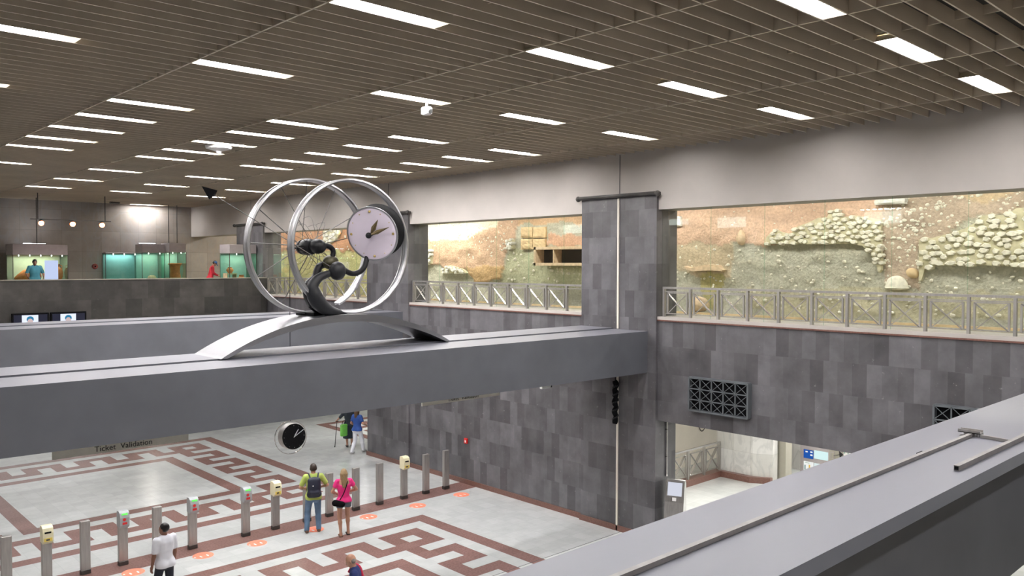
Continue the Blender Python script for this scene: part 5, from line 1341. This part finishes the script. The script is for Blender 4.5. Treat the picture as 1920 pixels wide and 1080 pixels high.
MB().box(-0.055, -0.02, -0.325, -0.30, 1.28, 1.30).build('small_badge', M['sticker_w'], t)

# girl in pink
c = on_z(645, 1004, 0)
t, s, tor, Lk, Am, hd, bb = person('young woman in a bright pink top and grey shorts with a black shoulder bag', (c.x, c.y, 0), 22, 1.74, True, top='pink', bottom='greyd', hair='hair_bl', shoes=None, sleeve=0.22, hem=0.90, kind='shorts',
    legs=((-0.09, -0.05), (0.12, 0.07)), hands=((-0.16, 0.20, 1.06), (0.18, 0.18, 1.10)), elbow_out=1.3, hairlen=0.32, stout=0.9, backcut=0.905)
MB().tube(catmull([tuple(vv(0.10, 0.05, 1.47)*s), tuple(vv(0.06, -0.13, 1.38)*s), tuple(vv(-0.03, -0.165, 1.15)*s), tuple(vv(-0.13, -0.15, 0.98)*s)], 6), 0.013, 8).build('bag_strap', M['black'], t, smooth=True)
S = Sdf((-0.4, -0.35, 0.7), (0.1, 0.1, 1.15), 0.011); S.cap((-0.24, -0.10, 0.90), (-0.07, -0.17, 0.87), 0.085, 0.075, 0.03, (1, 0.7, 1)); S.mesh('shoulder_bag', M['black'], t, s)
for i in (0, 1):
    a = Lk[i][2]*s
    MB().box(a[0]-0.045, a[0]+0.045, a[1]-0.07, a[1]+0.18, a[2]-0.085*s, a[2]-0.085*s+0.014).tube(catmull([(a[0]-0.045, a[1]+0.06, a[2]-0.07), (a[0], a[1]+0.07, a[2]-0.02), (a[0]+0.045, a[1]+0.06, a[2]-0.07)], 4), 0.01, 6).build('sandal', M['shoe' if i else 'sandal'], t)

# man in white T-shirt
c = on_y(308, 983, 17.05)
t, s, tor, Lk, Am, hd, bb = person('dark haired man in a white T-shirt and black trousers walking between the gate posts', (c.x, c.y, 0), -12, 1.71, skin='skin_d', top='white_c', bottom='black_c', hair='hair_k', sleeve=0.40, hem=0.84,
    legs=((-0.08, 0.20), (0.10, -0.24)), hands=((-0.27, 0.04, 0.84), (0.27, 0.06, 0.88)), stout=1.08, turn=-0.5, feetz=(0, 0.05))
# man with thin hair in navy shirt
c = on_y(661, 1046, 12.85)
t, s, tor, Lk, Am, hd, bb = person('balding man in navy shirt with crimson strap, cut off by the bottom edge', (c.x+0.10, c.y, 0), -55, 1.72, skin='skin', top='navy_c', bottom='black_c', hair='hair_g', sleeve=0.42, hem=0.82, bald=True,
    legs=((-0.10, 0.2), (0.10, -0.2)), hands=((-0.26, 0.10, 0.85), (0.26, 0.02, 0.86)), lean=0.12, nod=0.35, turn=0.0)
MB().tube(catmull([tuple(tor(0.10, -0.13, 1.25)*s), tuple(tor(0.12, -0.10, 1.42)*s), tuple(tor(0.12, 0.0, 1.485)*s), tuple(tor(0.11, 0.11, 1.36)*s)], 6), 0.028, 10).build('crimson_strap', M['strap_r'], t, smooth=True)

# woman in a blue top, walking
c = on_z(670, 850, 0)
t, s, tor, Lk, Am, hd, bb = person('woman with long auburn hair in a blue top and white trousers walking away', (c.x, c.y, 0), 70, 1.70, True, top='blue_c', bottom='white_c', hair='hair_r', shoes='shoe_w', sleeve=0.30, hem=0.88,
    legs=((-0.09, -0.22), (0.09, 0.26)), hands=((-0.20, 0.16, 1.02), (0.24, 0.22, 1.08)), hairlen=0.25, stout=1.05, feetz=(0.03, 0.0))
# woman with stick
c = on_z(655, 838, 0)
t, s, tor, Lk, Am, hd, bb = person('person in a long dark dress leaning on a walking stick', (c.x, c.y, 0), 25, 1.68, True, top='dress', bottom='dress', hair='hair_b', shoes='shoe', sleeve=0.5, hem=0.86, kind='skirt',
    legs=((-0.08, 0.0), (0.10, 0.02)), hands=((-0.46, 0.20, 1.06), (0.20, 0.2, 0.98)), stout=1.15, elbow_out=0.4)
lw = Am[0][2]
wl = t.location+Vector((lw[0]*s*math.cos(math.radians(25))+lw[1]*s*math.sin(math.radians(25)), -lw[0]*s*math.sin(math.radians(25))+lw[1]*s*math.cos(math.radians(25)), lw[2]*s-0.05))
t2 = thing('walking_stick', 'thin dark walking stick held by the person in the long dress', 'stick', (wl.x-0.10, wl.y, 0))
MB().tube([(0, 0, 0), (0.10, 0, wl.z)], 0.013, 8).build('shaft', M['iron'], t2); MB().tube([(0.04, 0, wl.z), (0.16, 0, wl.z+0.01)], 0.016, 8).build('handle', M['black'], t2); MB().lathe([(0, 0), (0.02, 0), (0.018, 0.04), (0, 0.04)], n=10).build('tip', M['black'], t2)
c3 = on_y(647, 806, 26.98)
t3 = thing('green_bag', 'bright green bag hanging beside the person in the long dress', 'bag', (c3.x, 27.05, c3.z-0.25))
MB().bev(-0.15, 0.13, -0.06, 0.06, 0, 0.46, 0.03).build('bag_body', M['green_b'], t3)
MB().tube(catmull([(-0.09, 0, 0.45), (-0.04, 0, 0.58), (0.05, 0, 0.58), (0.09, 0, 0.45)], 5), 0.012, 8).build('handle', M['black'], t3, smooth=True)

# person in teal on the upper floor
c = on_y(65, 489, 36.6)
t, s, tor, Lk, Am, hd, bb = person('dark haired person in a teal shirt standing behind the far parapet', (c.x, 36.6, UF), 185, 1.70, skin='skin_d', top='teal_c', bottom='black_c', hair='hair_k', sleeve=0.42,
    hands=((-0.28, 0.22, 1.02), (0.28, 0.22, 1.02)), nod=0.35, stout=1.15)
c = on_y(402, 494, 36.6)
t, s, tor, Lk, Am, hd, bb = person('person in a red jacket and blue cap looking down behind the far parapet', (c.x-0.2, 36.6, UF), 110, 1.70, top='red_c', bottom='black_c', hair='hair_b', sleeve=0.92,
    hands=((-0.18, 0.32, 1.05), (0.18, 0.34, 1.02)), lean=0.22, nod=0.55)
S = Sdf(hd(0, 0, 0)-0.25, hd(0, 0, 0)+0.25, 0.010)
HRz = None
S.ell(hd(0, -0.015, 0.055), (0.092, 0.105, 0.08), 0.02); S.cap(hd(-0.04, 0.09, 0.05), hd(-0.035, 0.16, 0.03), 0.012, None, 0.02); S.cap(hd(0.04, 0.09, 0.05), hd(0.035, 0.16, 0.03), 0.012, None, 0.02); S.cap(hd(0, 0.09, 0.055), hd(0, 0.17, 0.035), 0.015, None, 0.03)
S.mesh('cap', M['cap_b'], t, s)
